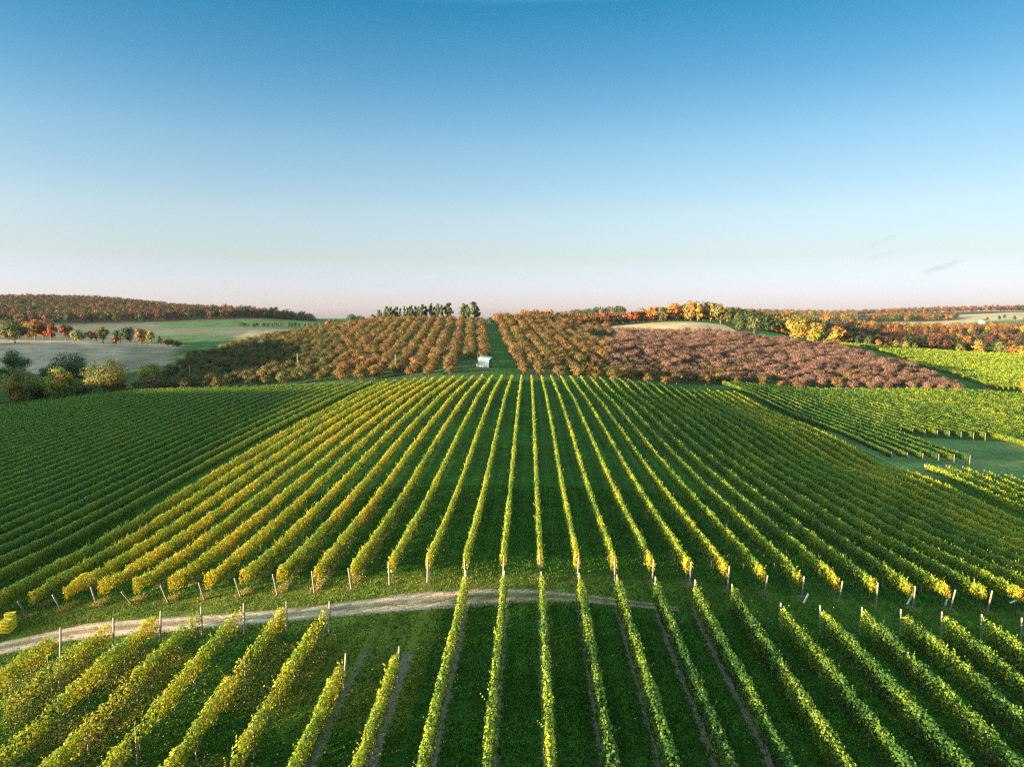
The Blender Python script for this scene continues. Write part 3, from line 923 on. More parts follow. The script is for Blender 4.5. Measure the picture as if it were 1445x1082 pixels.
for side, poly in ((-1, POLY_LEFT), (1, POLY_RIGHT)):
    for r in range(0, 40):
        nth = 0
        for y in np.arange(207.5, 455, 5.2):
            off = side * (5.6 + 5.6 * r)
            x = LANE(y) + off + R.normal(0, 0.35); yy = y + R.normal(0, 0.6)
            if side < 0 and r > 6: x += R.normal(0, 0.9); yy += R.normal(0, 1.0)
            px = x / yy * F + 745.6
            if not in_poly(np.array([px]), np.array([yy]), poly)[0]: continue
            if side < 0 and 655 < px < 722 and yy < 246: continue
            if 355 < px < 392 and 318 < yy < 345: continue         # grassy gaps
            if 835 < px < 870 and 330 < yy < 372: continue
            nth += 1
            if R.random() < 0.03: continue
            isbare = side > 0 and px > 850 + (yy - 300) * 0.05 + R.normal(0, 22) and yy > 241 + (px - 1000) * 0.032 and R.random() > 0.25 * (yy < 268)
            zt = h1(x, yy)
            cand.append(dict(x=x, y=yy, px=px, r=r, nth=nth, side=side, bare=isbare))
# which stand nearest: as individuals
lf = sorted([c for c in cand if not c["bare"]], key=lambda c: c["y"])
br = sorted([c for c in cand if c["bare"]], key=lambda c: c["y"])
print("ORCHARD", len(lf), len(br))


def leaf_tint(c):
    t = np.array([1.0, 1.0, 1.0]) * R.uniform(0.8, 1.15)
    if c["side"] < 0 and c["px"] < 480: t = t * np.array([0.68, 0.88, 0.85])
    t = t * [np.array([1.15, 0.93, 0.95]), np.array([0.92, 1.04, 0.9]), np.array([1.1, 1.02, 0.8]), np.array([1.0, 0.9, 1.1])][int(R.integers(4))]
    return t


rest_l, rest_b = [], []
for lst, tms, rest, nm, ct in ((lf, leafy, rest_l, "orchard_tree", "orchard tree"), (br, bare, rest_b, "bare_orchard_tree", "bare orchard tree")):
    for i, c in enumerate(lst):
        t = leaf_tint(c) if lst is lf else np.ones(3) * R.uniform(0.8, 1.2)
        big = c["side"] > 0 and c["y"] > 408 and lst is lf
        s = (1.5 if big else 1.0) * R.uniform(0.78, 1.2)
        if i < 295:
            sd_ = "left" if c["side"] < 0 else "right"
            look = ("russet" if t[0] > 1.0 else "olive brown") if lst is lf else "nearly leafless pinkish"
            put_tree(nm, tms[i % len(tms)], c["x"], c["y"], f"{look} orchard tree, {ordw(c['nth'])} up the {ordw(c['r'] + 1)} line {sd_} of the lane", ct,
                     "orchard trees in leaf" if lst is lf else "bare orchard trees", s, None, t)
        else:
            rest.append((c["x"], c["y"], s, t))
if rest_l: merged_trees("orchard_trees", rest_l, leafy, "far brown and olive orchard trees covering the upper hillside")
if rest_b: merged_trees("bare_orchard_trees", rest_b, bare, "far pinkish bare orchard trees covering the right hillside")

# ------------------------------------------------------------------ single trees around the fields: column, depth, height m, width m, palette, kind, label
SINGLE = [
    (137, 199, 10.2, 11.5, [(0.10, 0.10, 0.03), (0.05, 0.07, 0.022), (0.16, 0.13, 0.035)], 'round', "broad dark olive tree with golden left side at the end of the vine rows", 1),
    (72, 197, 9.6, 8.6, YGREEN + GOLD[:1] + ORANGE[:1], 'oval', "yellow green maple with an orange tip between two darker trees on the left", 1),
    (14, 195, 10.0, 11, YGREEN + OLIV + ORANGE[:1], 'round', "yellowish broad tree at the left edge behind the vines", 1),
    (40, 201, 7.2, 7.5, OLIV + BROWN[:1], 'round', "russet olive bushy tree between the yellowish edge tree and the maple", 0),
    (104, 206, 5.6, 6, OLIV, 'round', "low olive tree between the maple and the broad dark tree", 0),
    (88, 224, 13.0, 13, DKGREEN, 'round', "tall dark green tree standing behind the yellow green maple", 1),
    (62, 222, 9.5, 9, DKGREEN, 'round', "rounded dark green tree just left of the tallest dark tree", 1),
    (8, 216, 14.5, 10, DKGREEN + OLIV[:1], 'oval', "thin crowned dark tree rising at the far left edge", 0),
    (165, 203, 4.2, 4.0, GOLD + OLIV, 'round', "small golden tree at the right foot of the broad dark tree", 0),
    (205, 241, 6.6, 8.4, YGREEN[:2] + GOLD[2:], 'round', "round yellow green tree beside the dirt path at the orchard corner", 1),
    (204, 205, 5.6, 2.0, [(0.22, 0.075, 0.045), (0.18, 0.07, 0.05)], 'column', "slim reddish sapling at the left orchard corner", 0),
    (233, 252, 2.2, 3.2, DKGREEN, 'round', "small dark shrub right of the round yellow green tree", 0),
    (184, 207, 2.4, 5.0, DKGREEN + OLIV, 'round', "low dark hedge bush left of the reddish sapling", 0),
    (10, 420, 14.5, 17, DKGREEN + OLIV, 'round', "big dark green tree at the left end of the far hilltop trees", 0),
    (40, 470, 15.5, 13, ORANGE + OLIV[:1], 'round', "tall orange tree on the left hilltop", 0),
    (52, 476, 13, 10, RED + ORANGE, 'oval', "red orange tree right of the tall orange hilltop tree", 0),
    (63, 470, 12, 9, ORANGE[2:] + RED, 'oval', "rusty red tree ending the bright hilltop group", 0),
    (27, 480, 11, 9, BROWN, 'round', "brownish tree left of the tall orange hilltop tree", 0),
    (84, 470, 11.5, 9, MAROON + RED[:1], 'round', "dark maroon tree alone on the hilltop", 0),
    (103, 470, 7.0, 11, YGREEN + OLIV, 'round', "pale yellow green tree right of the maroon hilltop tree", 0),
    (120, 472, 7.6, 5, RED, 'oval', "small bright red tree on the hilltop", 0),
    (129, 474, 8.4, 5, ORANGE + RED[:1], 'round', "orange tree between the small red tree and the yellowish tree", 0),
    (138, 440, 11.0, 8, YGREEN + GOLD[:1], 'oval', "yellow olive tree standing forward on the dry grass slope", 0),
    (155, 425, 6.8, 5.0, MAROON + BROWN, 'oval', "small dark brown tree on the dry grass slope", 0),
    (163, 480, 10.5, 9, DKGREEN, 'round', "dark green tree left of the bluish hilltop pair", 0),
    (175, 478, 11.5, 10, [(0.03, 0.055, 0.035), (0.04, 0.06, 0.03)], 'round', "bluish dark green tree near the right end of the hilltop line", 0),
    (193, 476, 12.0, 9, BROWN + ORANGE[:1], 'round', "orange brown tree near the right end of the hilltop line", 0),
    (207, 474, 10.0, 6.5, GOLD[2:] + YGREEN, 'oval', "yellow tree near the right end of the hilltop line", 0),
    (220, 474, 6.5, 4, DKGREEN, 'cone', "small dark conifer right of the yellow hilltop tree", 0),
    (232, 470, 5.6, 8, OLIV + BROWN, 'round', "low olive bush near the tail of the hilltop line", 0),
    (244, 465, 3.6, 7, OLIV + DKGREEN, 'round', "last low bush at the tail of the hilltop line", 0),
    (464, 560, 11.5, 8.0, BROWN + ORANGE[2:], 'round', "round brown tree behind the orchard crest", 0),
    (482, 500, 7.8, 12, YGREEN, 'round', "yellow green bushy tree on the orchard crest", 0),
    (472, 640, 9, 9, DKGREEN, 'cone', "dark tree behind the round brown tree", 0),
    (496, 800, 12.5, 12, DKGREEN + MAROON[:1], 'round', "dark distant tree beyond the orchard, left one of a pair", 0),
    (508, 810, 10.5, 11, DKGREEN, 'round', "dark distant tree beyond the orchard, right one of a pair", 0),
    (1043, 462, 13.5, 11, DKGREEN + OLIV[:1], 'round', "dark pine beside the stubble field, left one of two", 1),
    (1061, 452, 14.5, 11.5, DKGREEN + OLIV[:1], 'round', "dark pine beside the stubble field, right one of two", 1),
    (1014, 560, 16.5, 13.5, OLIV + YGREEN[1:], 'oval', "large pale olive tree at the end of the bright ridge trees", 1),
    (1121, 392, 15.8, 14.0, GOLD[2:] + YGREEN[:2] + GOLD[:1], 'vase', "tall golden willow-like tree, left one of two above the bare orchard", 1),
    (1144, 390, 13.4, 13.0, GOLD[2:] + YGREEN[:2] + GOLD[:1], 'vase', "golden willow-like tree, right and lower one of two above the bare orchard", 1),
    (1163, 386, 5.0, 5, YGREEN, 'round', "low yellow green bush beside the golden tree pair", 0),
    (1447, 252, 9.6, 6.4, GOLD, 'oval', "golden yellow tree at the right edge above the vines", 1),
    (1388, 251, 2.4, 5.6, [(0.035, 0.022, 0.03), (0.03, 0.03, 0.03)], 'round', "dark purplish shrub on the grass strip at the right", 0),
]
for i, (px, zc, h, wd, pal, kd, lab, fine) in enumerate(SINGLE):
    near = zc < 260
    if near and px < 240: pal = [tuple(1.45 * q for q in p_) for p_ in pal]; h *= 1.12; wd *= 1.05
    lf_ = max(0.20, 0.0016 * zc) * (1.0 if near else 1.15)
    nl = int(np.clip(9.0 * (h * wd) / lf_ ** 2 * 0.9, 300, 9000))
    tm = tree_meshes(kd, h, wd, nl, lf_, pal, 0.10 if near else 0.14, 44 if near else 26, 300 + i, 6)
    x, y = P2(px, zc)
    put_tree("shrub" if h < 3.0 else ("conifer" if kd == 'cone' or 'pine' in lab else "tree"), tm, x, y, lab, "shrub" if h < 3 else "tree", None, 1.0, 0)

# ------------------------------------------------------------------ poplars on the crest
POP = [(528, 6.4, 4.0), (535.6, 8.4, 3.4), (541, 7.6, 3.2), (546.4, 9.6, 3.4), (551.7, 9.0, 3.8), (558, 9.8, 4.6), (564.8, 8.6, 1.8), (571.3, 9.0, 1.7), (576, 8.4, 3.0), (581, 9.2, 3.8), (587.2, 9.8, 3.4), (591.6, 9.0, 2.6),
       (597.2, 9.6, 3.6), (601.8, 9.0, 2.8), (608.4, 10.4, 3.2), (613.4, 9.4, 3.2), (618.8, 10.6, 3.0), (623.1, 9.6, 2.8), (631.5, 10.8, 6.4), (654.5, 10.4, 5.2), (661, 10.8, 3.2), (668.4, 11.8, 6.0), (673.5, 8.8, 3.6)]
pops = [tree_meshes('oval', 10, 4.3, 1100, 0.5, OLIV[2:] + DKGREEN[:2] + [(0.10, 0.095, 0.035)], 0.16, 24, 500 + i, 5) for i in range(5)]
for i, (px, hh, ww) in enumerate(POP):
    x, y = P2(px, 452)
    grp = "poplars on the orchard crest"
    lab = f"slim poplar on the orchard crest, {ordw(i + 1)} from the left in the row" if i < 19 else f"poplar in the separate clump of four on the crest, {ordw(i - 18)} from the left"
    put_tree("poplar_tree", pops[i % 5], x, y + R.normal(0, 2), lab, "poplar", grp, (ww / 4.0 * 1.1, ww / 4.0 * 1.1, hh / 10 * 1.32), None, np.ones(3) * R.uniform(0.8, 1.15))

# ------------------------------------------------------------------ bright ridge trees behind the stubble field (each can be told apart) and the wood behind
big = {n: [tree_meshes('oval', 14, 11, 620, 1.15, p, 0.02, 24, 600 + 10 * j + i, 4) for i in range(3)] for j, (n, p) in enumerate(
    dict(orange=ORANGE, gold=GOLD, red=RED, green=DKGREEN, olive=OLIV, brown=BROWN, maroon=MAROON, ygreen=YGREEN).items())}
ridge = "orange red orange gold brown orange red olive orange gold orange brown ygreen orange gold orange olive gold brown olive".split()
for i, c_ in enumerate(ridge):
    px = 884 + i * 6.9 + R.normal(0, 1)
    zc = 618 + R.normal(0, 6)
    hgt = float(np.interp(px, [884, 930, 960, 1000, 1020], [10.5, 13.5, 16.5, 16.5, 15.5])) * R.uniform(0.9, 1.1)
    x, y = P2(px, zc)
    put_tree("autumn_tree", big[c_][i % 3], x, y, f"{dict(ygreen='yellow green').get(c_, c_)} autumn tree on the ridge behind the stubble field, {ordw(i + 1)} from the left", "tree",
             "autumn trees on the ridge", (1.12, 1.12, hgt / 14))


def wood(name, poly, spacing, mix, label, hs=(0.8, 1.1), shed=0.7, tone=1.0):
    """poly in (column, depth); mix: palette name -> weight"""
    poly = np.array(poly, float)
    xs = XZ(poly[:, 0], poly[:, 1]); ys = poly[:, 1]
    pw = np.stack([xs, ys], -1)
    spots = []
    names = list(mix); wts = np.array([mix[n] for n in names], float); wts /= wts.sum()
    for x in np.arange(xs.min(), xs.max(), spacing):
        for y in np.arange(ys.min(), ys.max(), spacing):
            xx, yy = x + R.uniform(-.4, .4) * spacing, y + R.uniform(-.4, .4) * spacing
            if in_poly(np.array([xx]), np.array([yy]), pw)[0]:
                spots.append((xx, yy, R.uniform(*hs), np.ones(3) * R.uniform(0.8, 1.2) * tone, names[R.choice(len(names), p=wts)]))
    VV, QQ, CC, o = [], [], [], 0
    for (x, y, s, t, nme) in spots:
        V, Q, C_ = big[nme][int(R.integers(3))]["arr"]
        if shed < 1:
            m = R.random(len(Q)) < shed
            nq = int(m.sum()); V = V.reshape(-1, 4, 3)[m].reshape(-1, 3); C_ = C_.reshape(-1, 4, 3)[m].reshape(-1, 3); Q = np.arange(4 * nq).reshape(nq, 4)
        a = R.uniform(0, 6.28); ca, sa = math.cos(a), math.sin(a)
        W = np.stack([(V[:, 0] * ca - V[:, 1] * sa) * s + x, (V[:, 0] * sa + V[:, 1] * ca) * s + y, V[:, 2] * s + h1(x, y)], -1)
        VV.append(W); QQ.append(Q + o); CC.append(C_ * t); o += len(W)
    ob = link(name, mesh_from(name, np.concatenate(VV), np.concatenate(QQ), np.concatenate(CC), [M_tree]))
    tag(ob, label, kind="stuff")
    print(name, len(spots), o // 4)


wood("ridge_wood", [(895, 632), (1010, 628), (1060, 545), (1130, 560), (1145, 600), (1060, 720), (930, 720)], 8.5, dict(green=5, olive=2, orange=1, brown=1, gold=1), "dark wood behind the bright ridge trees", (0.85, 1.1))
wood("red_wood", [(728, 480), (770, 480), (830, 560), (885, 620), (880, 680), (800, 640), (740, 560)], 8.0, dict(red=4, orange=3, brown=3, olive=2, maroon=1), "red and orange wood beyond the orchard crest", (0.6, 0.85))
wood("far_hill_wood", [(790, 1250), (880, 1230), (884, 1330), (800, 1400)], 14, dict(green=4, olive=2, brown=1, orange=1), "dark wooded hill far beyond the red trees", (0.9, 1.3), 0.5)
wood("treeline_wood", [(1160, 470), (1200, 486), (1300, 478), (1460, 452), (1500, 560), (1300, 600), (1165, 570)], 9.0, dict(green=6, maroon=5, brown=2, olive=2), "dark green and maroon wood beyond the yellow vine field", (0.62, 0.85), 0.7, 0.62)
wood("valley_wood", [(1160, 700), (1500, 700), (1520, 800), (1160, 800)], 13, dict(maroon=4, brown=4, orange=1, green=3, olive=2), "brown and dark green wood filling the valley on the right", (0.75, 1.0), 0.6, 0.75)
wood("orange_wood", [(1190, 900), (1500, 900), (1520, 1010), (1330, 1010), (1190, 1000)], 10.5, dict(orange=4, gold=3, red=1.2, brown=3, olive=2), "orange and gold wood across the right valley", (0.62, 0.9), 0.5, 0.78)
wood("far_slope_wood", [(1215, 1300), (1330, 1250), (1345, 1330), (1240, 1480)], 15, dict(olive=3, orange=3, brown=3, green=2), "mixed autumn wood on the far right slope", (0.8, 1.05), 0.5, 0.75)
wood("skyline_wood", [(1210, 1600), (1520, 1600), (1520, 1760), (1210, 1760)], 17, dict(brown=5, orange=2, maroon=2, green=1.5), "brown wood along the right skyline", (0.9, 1.15), 0.45, 0.78)
wood("ridge_back_wood", [(1050, 770), (1190, 850), (1205, 1150), (1200, 1440), (1060, 1380)], 17, dict(green=4, brown=4, olive=3, orange=1.2, maroon=1), "mixed wood on the rise right of the ridge", (0.85, 1.1), 0.45)
wood("middle_skyline_wood", [(1040, 1400), (1200, 1480), (1215, 1640), (1040, 1600)], 17, dict(brown=4, maroon=2, green=2, olive=2), "brown and dark green wood along the skyline right of the ridge", (0.9, 1.2), 0.45)
wood("gap_wood", [(690, 640), (735, 640), (735, 690), (690, 690)], 9, dict(green=4, olive=2), "dark trees seen over the top of the grass lane", (0.55, 0.75))
wood("left_slope_wood", [(-150, 815), (60, 830), (200, 850), (330, 880), (440, 960), (440, 1060), (330, 1220), (150, 1250), (-150, 1230)], 13.5, dict(green=4, olive=2.5, brown=4, maroon=3), "shaded wood along the foot of the left hills", (0.95, 1.25), 0.6, 0.72)  # lowered tone paints the hillside's shade into the leaf colour
wood("left_skyline_wood", [(-150, 1240), (200, 1270), (320, 1300), (330, 1500), (-150, 1500)], 15, dict(brown=5, maroon=5, orange=0.6, olive=1), "reddish brown wood on the left skyline", (0.9, 1.2), 0.45, 0.6)  # shade of the far hill put into the colour by its tone
wood("left_hedge_wood", [(330, 720), (470, 700), (475, 716), (330, 740)], 7, dict(green=4, olive=2), "dark hedge line below the left field", (0.3, 0.45))

# ------------------------------------------------------------------ shed on the grass lane
M_wallw = solid_material("white_sheet_metal", (0.50, 0.49, 0.47), 0.55, 0.10, 2.0, (1, 1, 0.3))
M_roofw = solid_material("pale_metal_roof", (0.40, 0.44, 0.47), 0.45, 0.12, 3.0, metal=0.2)
M_darkwood = solid_material("dark_timber", (0.10, 0.065, 0.045), 0.85, 0.35, 4.0)


def wall_panel(a, b, za, zb, th=0.06, ribs=0.22):
    """upright sheet wall between plan points a and b, top heights za and zb, with shallow vertical ribs"""
    a = np.array(a, float); b = np.array(b, float); L_ = np.linalg.norm(b - a); d = (b - a) / L_; nrm = np.array((d[1], -d[0]))
    n = int(L_ / ribs) * 2
    V = []
    for side in (0, 1):
        for i in range(n + 1):
            f = i / n
            p = a + (b - a) * f + nrm * ((0.015 if i % 2 else 0.0) + (0 if side else -th))
            z = za + (zb - za) * f
            V += [(p[0], p[1], 0), (p[0], p[1], z)]
    m = 2 * (n + 1); Q = []
    for i in range(n):
        j = 2 * i
        Q += [(j, j + 2, j + 3, j + 1), (m + j + 2, m + j, m + j + 1, m + j + 3), (j + 1, j + 3, m + j + 3, m + j + 1)]
    Q += [(0, 1, m + 1, m), (2 * n, m + 2 * n, m + 2 * n + 1, 2 * n + 1)]
    return np.array(V), np.array(Q)


g = ground_hit(684.5, 518.5)
shed = empty("shed", (g[0], g[1] + 1.4, h1(g[0], g[1] + 1.4) - 0.05), math.radians(-17))
tag(shed, "small white metal shed with an open right end at the foot of the grass lane", "shed")
W2, D2_ = 1.75, 1.5
hFL, hFR, hBL, hBR = 2.75, 2.35, 3.35, 2.95
link("front_wall", mesh_from("front_wall", *wall_panel((-W2, -D2_), (W2, -D2_), hFL, hFR), None, [M_wallw]), shed)
link("side_wall", mesh_from("side_wall", *wall_panel((-W2, D2_), (-W2, -D2_ + 0.07), hBL, hFL), None, [M_wallw]), shed)
link("rear_wall", mesh_from("rear_wall", *wall_panel((W2, D2_), (-W2 + 0.07, D2_), hBR, hBL), None, [M_wallw]), shed)
e = 0.18
rv, rq = [], []
nr = 22
for i in range(nr + 1):
    f = i / nr; x = -W2 - e + (2 * W2 + 2 * e) * f
    zf = hFL + (hFR - hFL) * f + 0.05 + (0.025 if i % 2 else 0) - 0.07; zb = hBL + (hBR - hBL) * f + 0.05 + (0.025 if i % 2 else 0) + 0.07
    rv += [(x, -D2_ - e, zf), (x, D2_ + e, zb), (x, -D2_ - e, zf + 0.05), (x, D2_ + e, zb + 0.05)]
for i in range(nr):
    j = 4 * i
    rq += [(j + 2, j + 6, j + 7, j + 3), (j, j + 1, j + 5, j + 4), (j, j + 4, j + 6, j + 2), (j + 1, j + 3, j + 7, j + 5)]
rq += [(0, 2, 3, 1), (4 * nr, 4 * nr + 1, 4 * nr + 3, 4 * nr + 2)]
link("roof", mesh_from("roof", rv, rq, None, [M_roofw]), shed)
for yy in (-D2_ + 0.10, 0.0, D2_ - 0.12):
    link("corner_post", mesh_from("corner_post", *box(W2 - 0.10, yy - 0.06, 0, W2, yy + 0.06, (hFR + hBR) / 2 + (hBR - hFR) / 2 * yy / D2_ - 0.02), None, [M_darkwood]), shed)
link("cross_rail", mesh_from("cross_rail", *box(W2 - 0.06, -D2_ + 0.17, 1.15, W2 - 0.01, D2_ - 0.19, 1.30), None, [M_darkwood]), shed)
g = ground_hit(673.3, 517.5)
cab = empty("utility_cabinet", (g[0], g[1], h1(g[0], g[1])), math.radians(-10))
tag(cab, "small white utility cabinet on the grass left of the shed", "cabinet")
link("body", mesh_from("cabinet_body", *join([box(-0.28, -0.22, 0.12, 0.28, 0.22, 1.0), box(-0.24, -0.18, -0.1, 0.24, 0.18, 0.12)]), None, [M_white]), cab)
link("lid", mesh_from("cabinet_lid", *box(-0.31, -0.25, 1.002, 0.31, 0.25, 1.06), None, [M_white]), cab)
link("door", mesh_from("cabinet_door", *box(-0.24, -0.243, 0.17, 0.24, -0.222, 0.95), None, [M_white]), cab)
pole = empty("wooden_post", (g[0] + 0.1, g[1] + 0.9, h1(g[0] + 0.1, g[1] + 0.9)))
tag(pole, "slim wooden post with a cross arm standing just left of the shed", "post")
link("shaft", mesh_from("shaft", *tube([(0, 0, -0.2), (0, 0, 2), (0.02, 0, 3.6), (0.02, 0, 3.62)], [0.09, 0.08, 0.07, 0.05], 8), None, [M_darkwood]), pole)
link("cross_arm", mesh_from("cross_arm", *box(-1.3, -0.14, 1.55, 0.5, -0.085, 1.63), None, [M_post]), pole)

# ------------------------------------------------------------------ tall poles in the orchard
for px, zc, hh, lab in ((417, 240, 6.3, "bare wooden pole in the orchard, the middle one of three"), (557, 221, 5.9, "bare wooden pole in the orchard, the one nearest the shed"),
                        (261, 229, 6.1, "bare wooden pole in the shaded left corner of the orchard")):
    x, y = P2(px, zc)
    o = empty("wooden_pole", (x, y, h1(x, y)))
    tag(o, lab, "pole", "poles in the orchard")
    link("shaft", mesh_from("pole_shaft", *tube([(0, 0, -0.3), (0, 0, hh * 0.5), (0.03, 0, hh), (0.03, 0, hh + 0.02)], [0.17, 0.15, 0.12, 0.08], 10), None, [M_post], smooth=True), o)
    link("cap", mesh_from("pole_cap", *tube([(0.03, 0, hh + 0.0), (0.03, 0, hh + 0.06), (0.03, 0, hh + 0.08)], [0.14, 0.14, 0.06], 10), None, [M_steel]), o)

# ------------------------------------------------------------------ yellow picking crates by the track
M_yellow = solid_material("yellow_plastic", (0.72, 0.52, 0.02), 0.45, 0.10, 4.0)


def crate_mesh():
    w0, d0, w1, d1, hgt, t = 0.275, 0.19, 0.30, 0.21, 0.235, 0.016
    parts = []

    def ring(z, w_, d_):
        return [(-w_, -d_, z), (w_, -d_, z), (w_, d_, z), (-w_, d_, z)]
    V = np.array(ring(0, w0, d0) + ring(hgt, w1, d1) + ring(hgt, w1 - t, d1 - t) + ring(t, w0 - t, d0 - t))
    Q = [(3, 2, 1, 0)]
    for a, b in ((0, 4), (4, 8), (8, 12)):
        for k in range(4):
            Q.append((a + k, a + (k + 1) % 4, b + (k + 1) % 4, b + k))
    Q.append((12, 13, 14, 15))
    parts.append((V, np.array(Q)))
    for k in range(7):                       # upright ribs
        x = -0.21 + 0.07 * k
        for sg in (-1, 1):
            y0, y1 = sg * (d0 + 0.002), sg * (d1 - 0.004)
            V = np.array([(x - .008, y0, .02), (x + .008, y0, .02), (x + .008, y1, .2), (x - .008, y1, .2), (x - .008, y0 + sg * .014, .02), (x + .008, y0 + sg * .014, .02), (x + .008, y1 + sg * .014, .2), (x - .008, y1 + sg * .014, .2)])
            parts.append((V, box(0, 0, 0, 1, 1, 1)[1]))
    rim = join([box(-w1 - .007, -d1 - .007, hgt - .025, w1 + .007, -d1 + .001, hgt + .004), box(-w1 - .007, d1 - .001, hgt - .025, w1 + .007, d1 + .007, hgt + .004),
                box(-w1 - .007, -d1 + .002, hgt - .024, -w1 + .001, d1 - .002, hgt + .003), box(w1 - .001, -d1 + .002, hgt - .024, w1 + .007, d1 - .002, hgt + .003)])
    return mesh_from("crate", *join(parts), None, [M_yellow]), mesh_from("crate_rim", *rim, None, [M_yellow])


cm, rm = crate_mesh()
for sname, (px, py), cnt, rz in (("front", (9.5, 894), 4, 12), ("rear", (16, 888.5), 5, 16)):
    g = ground_hit(px, py)
    for k in range(cnt):
        o = empty("picking_crate", (g[0] + R.normal(0, .008), g[1] + R.normal(0, .008), h1(g[0], g[1]) + 0.005 + 0.241 * k), math.radians(rz + R.normal(0, 1.5)))
        pos = "top" if k == cnt - 1 else ("bottom" if k == 0 else ordw(k + 1) + " from the bottom")
        tag(o, f"yellow plastic picking crate beside the track, {pos} in the {sname} stack", "crate", "yellow picking crates")
        link("body", cm, o); link("rim", rm, o)

# ------------------------------------------------------------------ white tubes at the feet of end posts
tv, tq = tube([(0, 0, 0), (0, 0, 0.35), (0, 0, 0.72), (0, 0, 0.725)], [0.07, 0.07, 0.07, 0.05], 10)
ME_tube = mesh_from("tube_sleeve", tv, tq, None, [M_white], smooth=True)
capv, capq = tube([(0, 0, 0.727), (0, 0, 0.76), (0, 0, 0.765)], [0.076, 0.076, 0.04], 10)
ME_cap = mesh_from("tube_cap", capv, capq, None, [M_steel])
for i, (px, py, lean, lab) in enumerate(((1134, 851, 22, "white plastic tube leaning on the end post right of the middle rows, leftmost of four"), (1280, 854, 20, "white plastic tube leaning on a tilted end post, second of four"),
                                    (1334, 855, 8, "white plastic tube upright against an end post, third of four"), (1424, 851, 62, "white plastic tube almost fallen at the last end post on the right"),
                                    (1237, 904, 24, "white plastic tube leaning on the first end post below the track"))):
    g = ground_hit(px, py)
    o = empty("plastic_tube", (g[0], g[1], h1(g[0], g[1])))
    tag(o, lab, "tube", "white tubes at end posts")
    o.rotation_euler = (math.radians(4), math.radians(lean), 0)
    link("sleeve", ME_tube, o); link("cap", ME_cap, o)

# ------------------------------------------------------------------ far farm buildings
def farm(name, px, zc, L_, D_, hw, hr, rz, wallm, roofm, label, cat):
    x, y = P2(px, zc)
    o = empty(name, (x, y, h1(x, y) - 0.3), math.radians(rz))
    tag(o, label, cat)
    l, d = L_ / 2, D_ / 2
    V = [(-l, -d, 0), (l, -d, 0), (l, d, 0), (-l, d, 0), (-l, -d, hw), (l, -d, hw), (l, d, hw), (-l, d, hw), (-l, 0, hr), (l, 0, hr)]
    Q = [(0, 1, 5, 4), (2, 3, 7, 6), (3, 0, 4, 7), (1, 2, 6, 5), (4, 8, 7, 7), (5, 6, 9, 9), (0, 3, 2, 1)]
    link("wall", mesh_from("wall", V, Q, None, [wallm]), o)
    e = 0.5
    s_ = (hr - hw) / d
    V = []
    for sg in (-1, 1):
        V += [(-l - e, sg * (d + e), hw - s_ * e + 0.1), (l + e, sg * (d + e), hw - s_ * e + 0.1), (l + e, 0, hr + 0.1), (-l - e, 0, hr + 0.1),
              (-l - e, sg * (d + e), hw - s_ * e + 0.35), (l + e, sg * (d + e), hw - s_ * e + 0.35), (l + e, 0, hr + 0.35), (-l - e, 0, hr + 0.35)]
    q = box(0, 0, 0, 1, 1, 1)[1]
    link("roof", mesh_from("farm_roof", V, np.concatenate([q, q + 8]), None, [roofm]), o)
    for k in range(3):
        xx = -l + L_ * (k + 0.5) / 3
        link("window" if k != 1 else "door", mesh_from("opening", *box(xx - 0.6, -d - 0.06, 1.0 if k != 1 else 0.05, xx + 0.6, -d - 0.005, 2.3), None, [M_darkwood]), o)


M_slate = solid_material("grey_roof", (0.20, 0.20, 0.21), 0.7, 0.2, 1.0)
farm("farmhouse", 1374, 1135, 9, 7, 4.2, 7.0, -25, M_wallw, M_slate, "pale farmhouse among the far orange trees on the right", "house")
farm("barn", 1158, 905, 22, 9, 4.5, 7.5, 10, M_slate, M_roofw, "long barn with a pale blue roof, left one of two far buildings", "barn")
farm("barn", 1184, 930, 13, 8, 5.0, 8.0, 30, M_wallw, M_roofw, "small white barn, right one of two far buildings", "barn")
fir = tree_meshes('cone', 9, 6, 500, 0.9, DKGREEN, 0.04, 24, 900, 4)
for i, (px, zc) in enumerate(((1381, 1190), (1397, 1190), (1404, 1230), (1418, 1180), (1431, 1150), (1441, 1160))):
    x, y = P2(px, zc)
    put_tree("conifer", fir, x, y, f"small dark conifer on the far tan field, {ordw(i + 1)} from the left", "tree", "conifers on the far field", (1, 1, R.uniform(0.8, 1.1)))
TL = [(1172, 478, 13, 'gold'), (1180, 480, 13, 'orange'), (1190, 484, 10, 'orange'), (1205, 482, 8.5, 'green'), (1219, 478, 8, 'olive'), (1233, 470, 6.5, 'orange'), (1243, 470, 4.5, 'olive'), (1257, 468, 6.5, 'ygreen'), (1267, 466, 6.0, 'green'),
      (1271, 462, 6.0, 'gold'), (1284, 462, 5.5, 'olive'), (1300, 458, 5.5, 'green'), (1318, 456, 5.5, 'olive'), (1330, 453, 6.0, 'brown'), (1346, 450, 7.0, 'ygreen'), (1372, 444, 9.6, 'gold'), (1399, 440, 8.8, 'ygreen'), (1409, 438, 6.5, 'olive'),
      (1419, 436, 8.0, 'orange'), (1431, 434, 7.5, 'gold'), (1442, 432, 8.5, 'orange')]
for i, (px, zc, hh, c_) in enumerate(TL):
    x, y = P2(px, zc)
    put_tree("autumn_tree", big[c_][i % 3], x, y, f"{dict(ygreen='yellow green').get(c_, c_)} tree along the top edge of the far right field, {ordw(i + 1)} from the left", "tree", "trees along the far right field",
             (hh / 14 * 1.0, hh / 14 * 1.0, hh / 14))

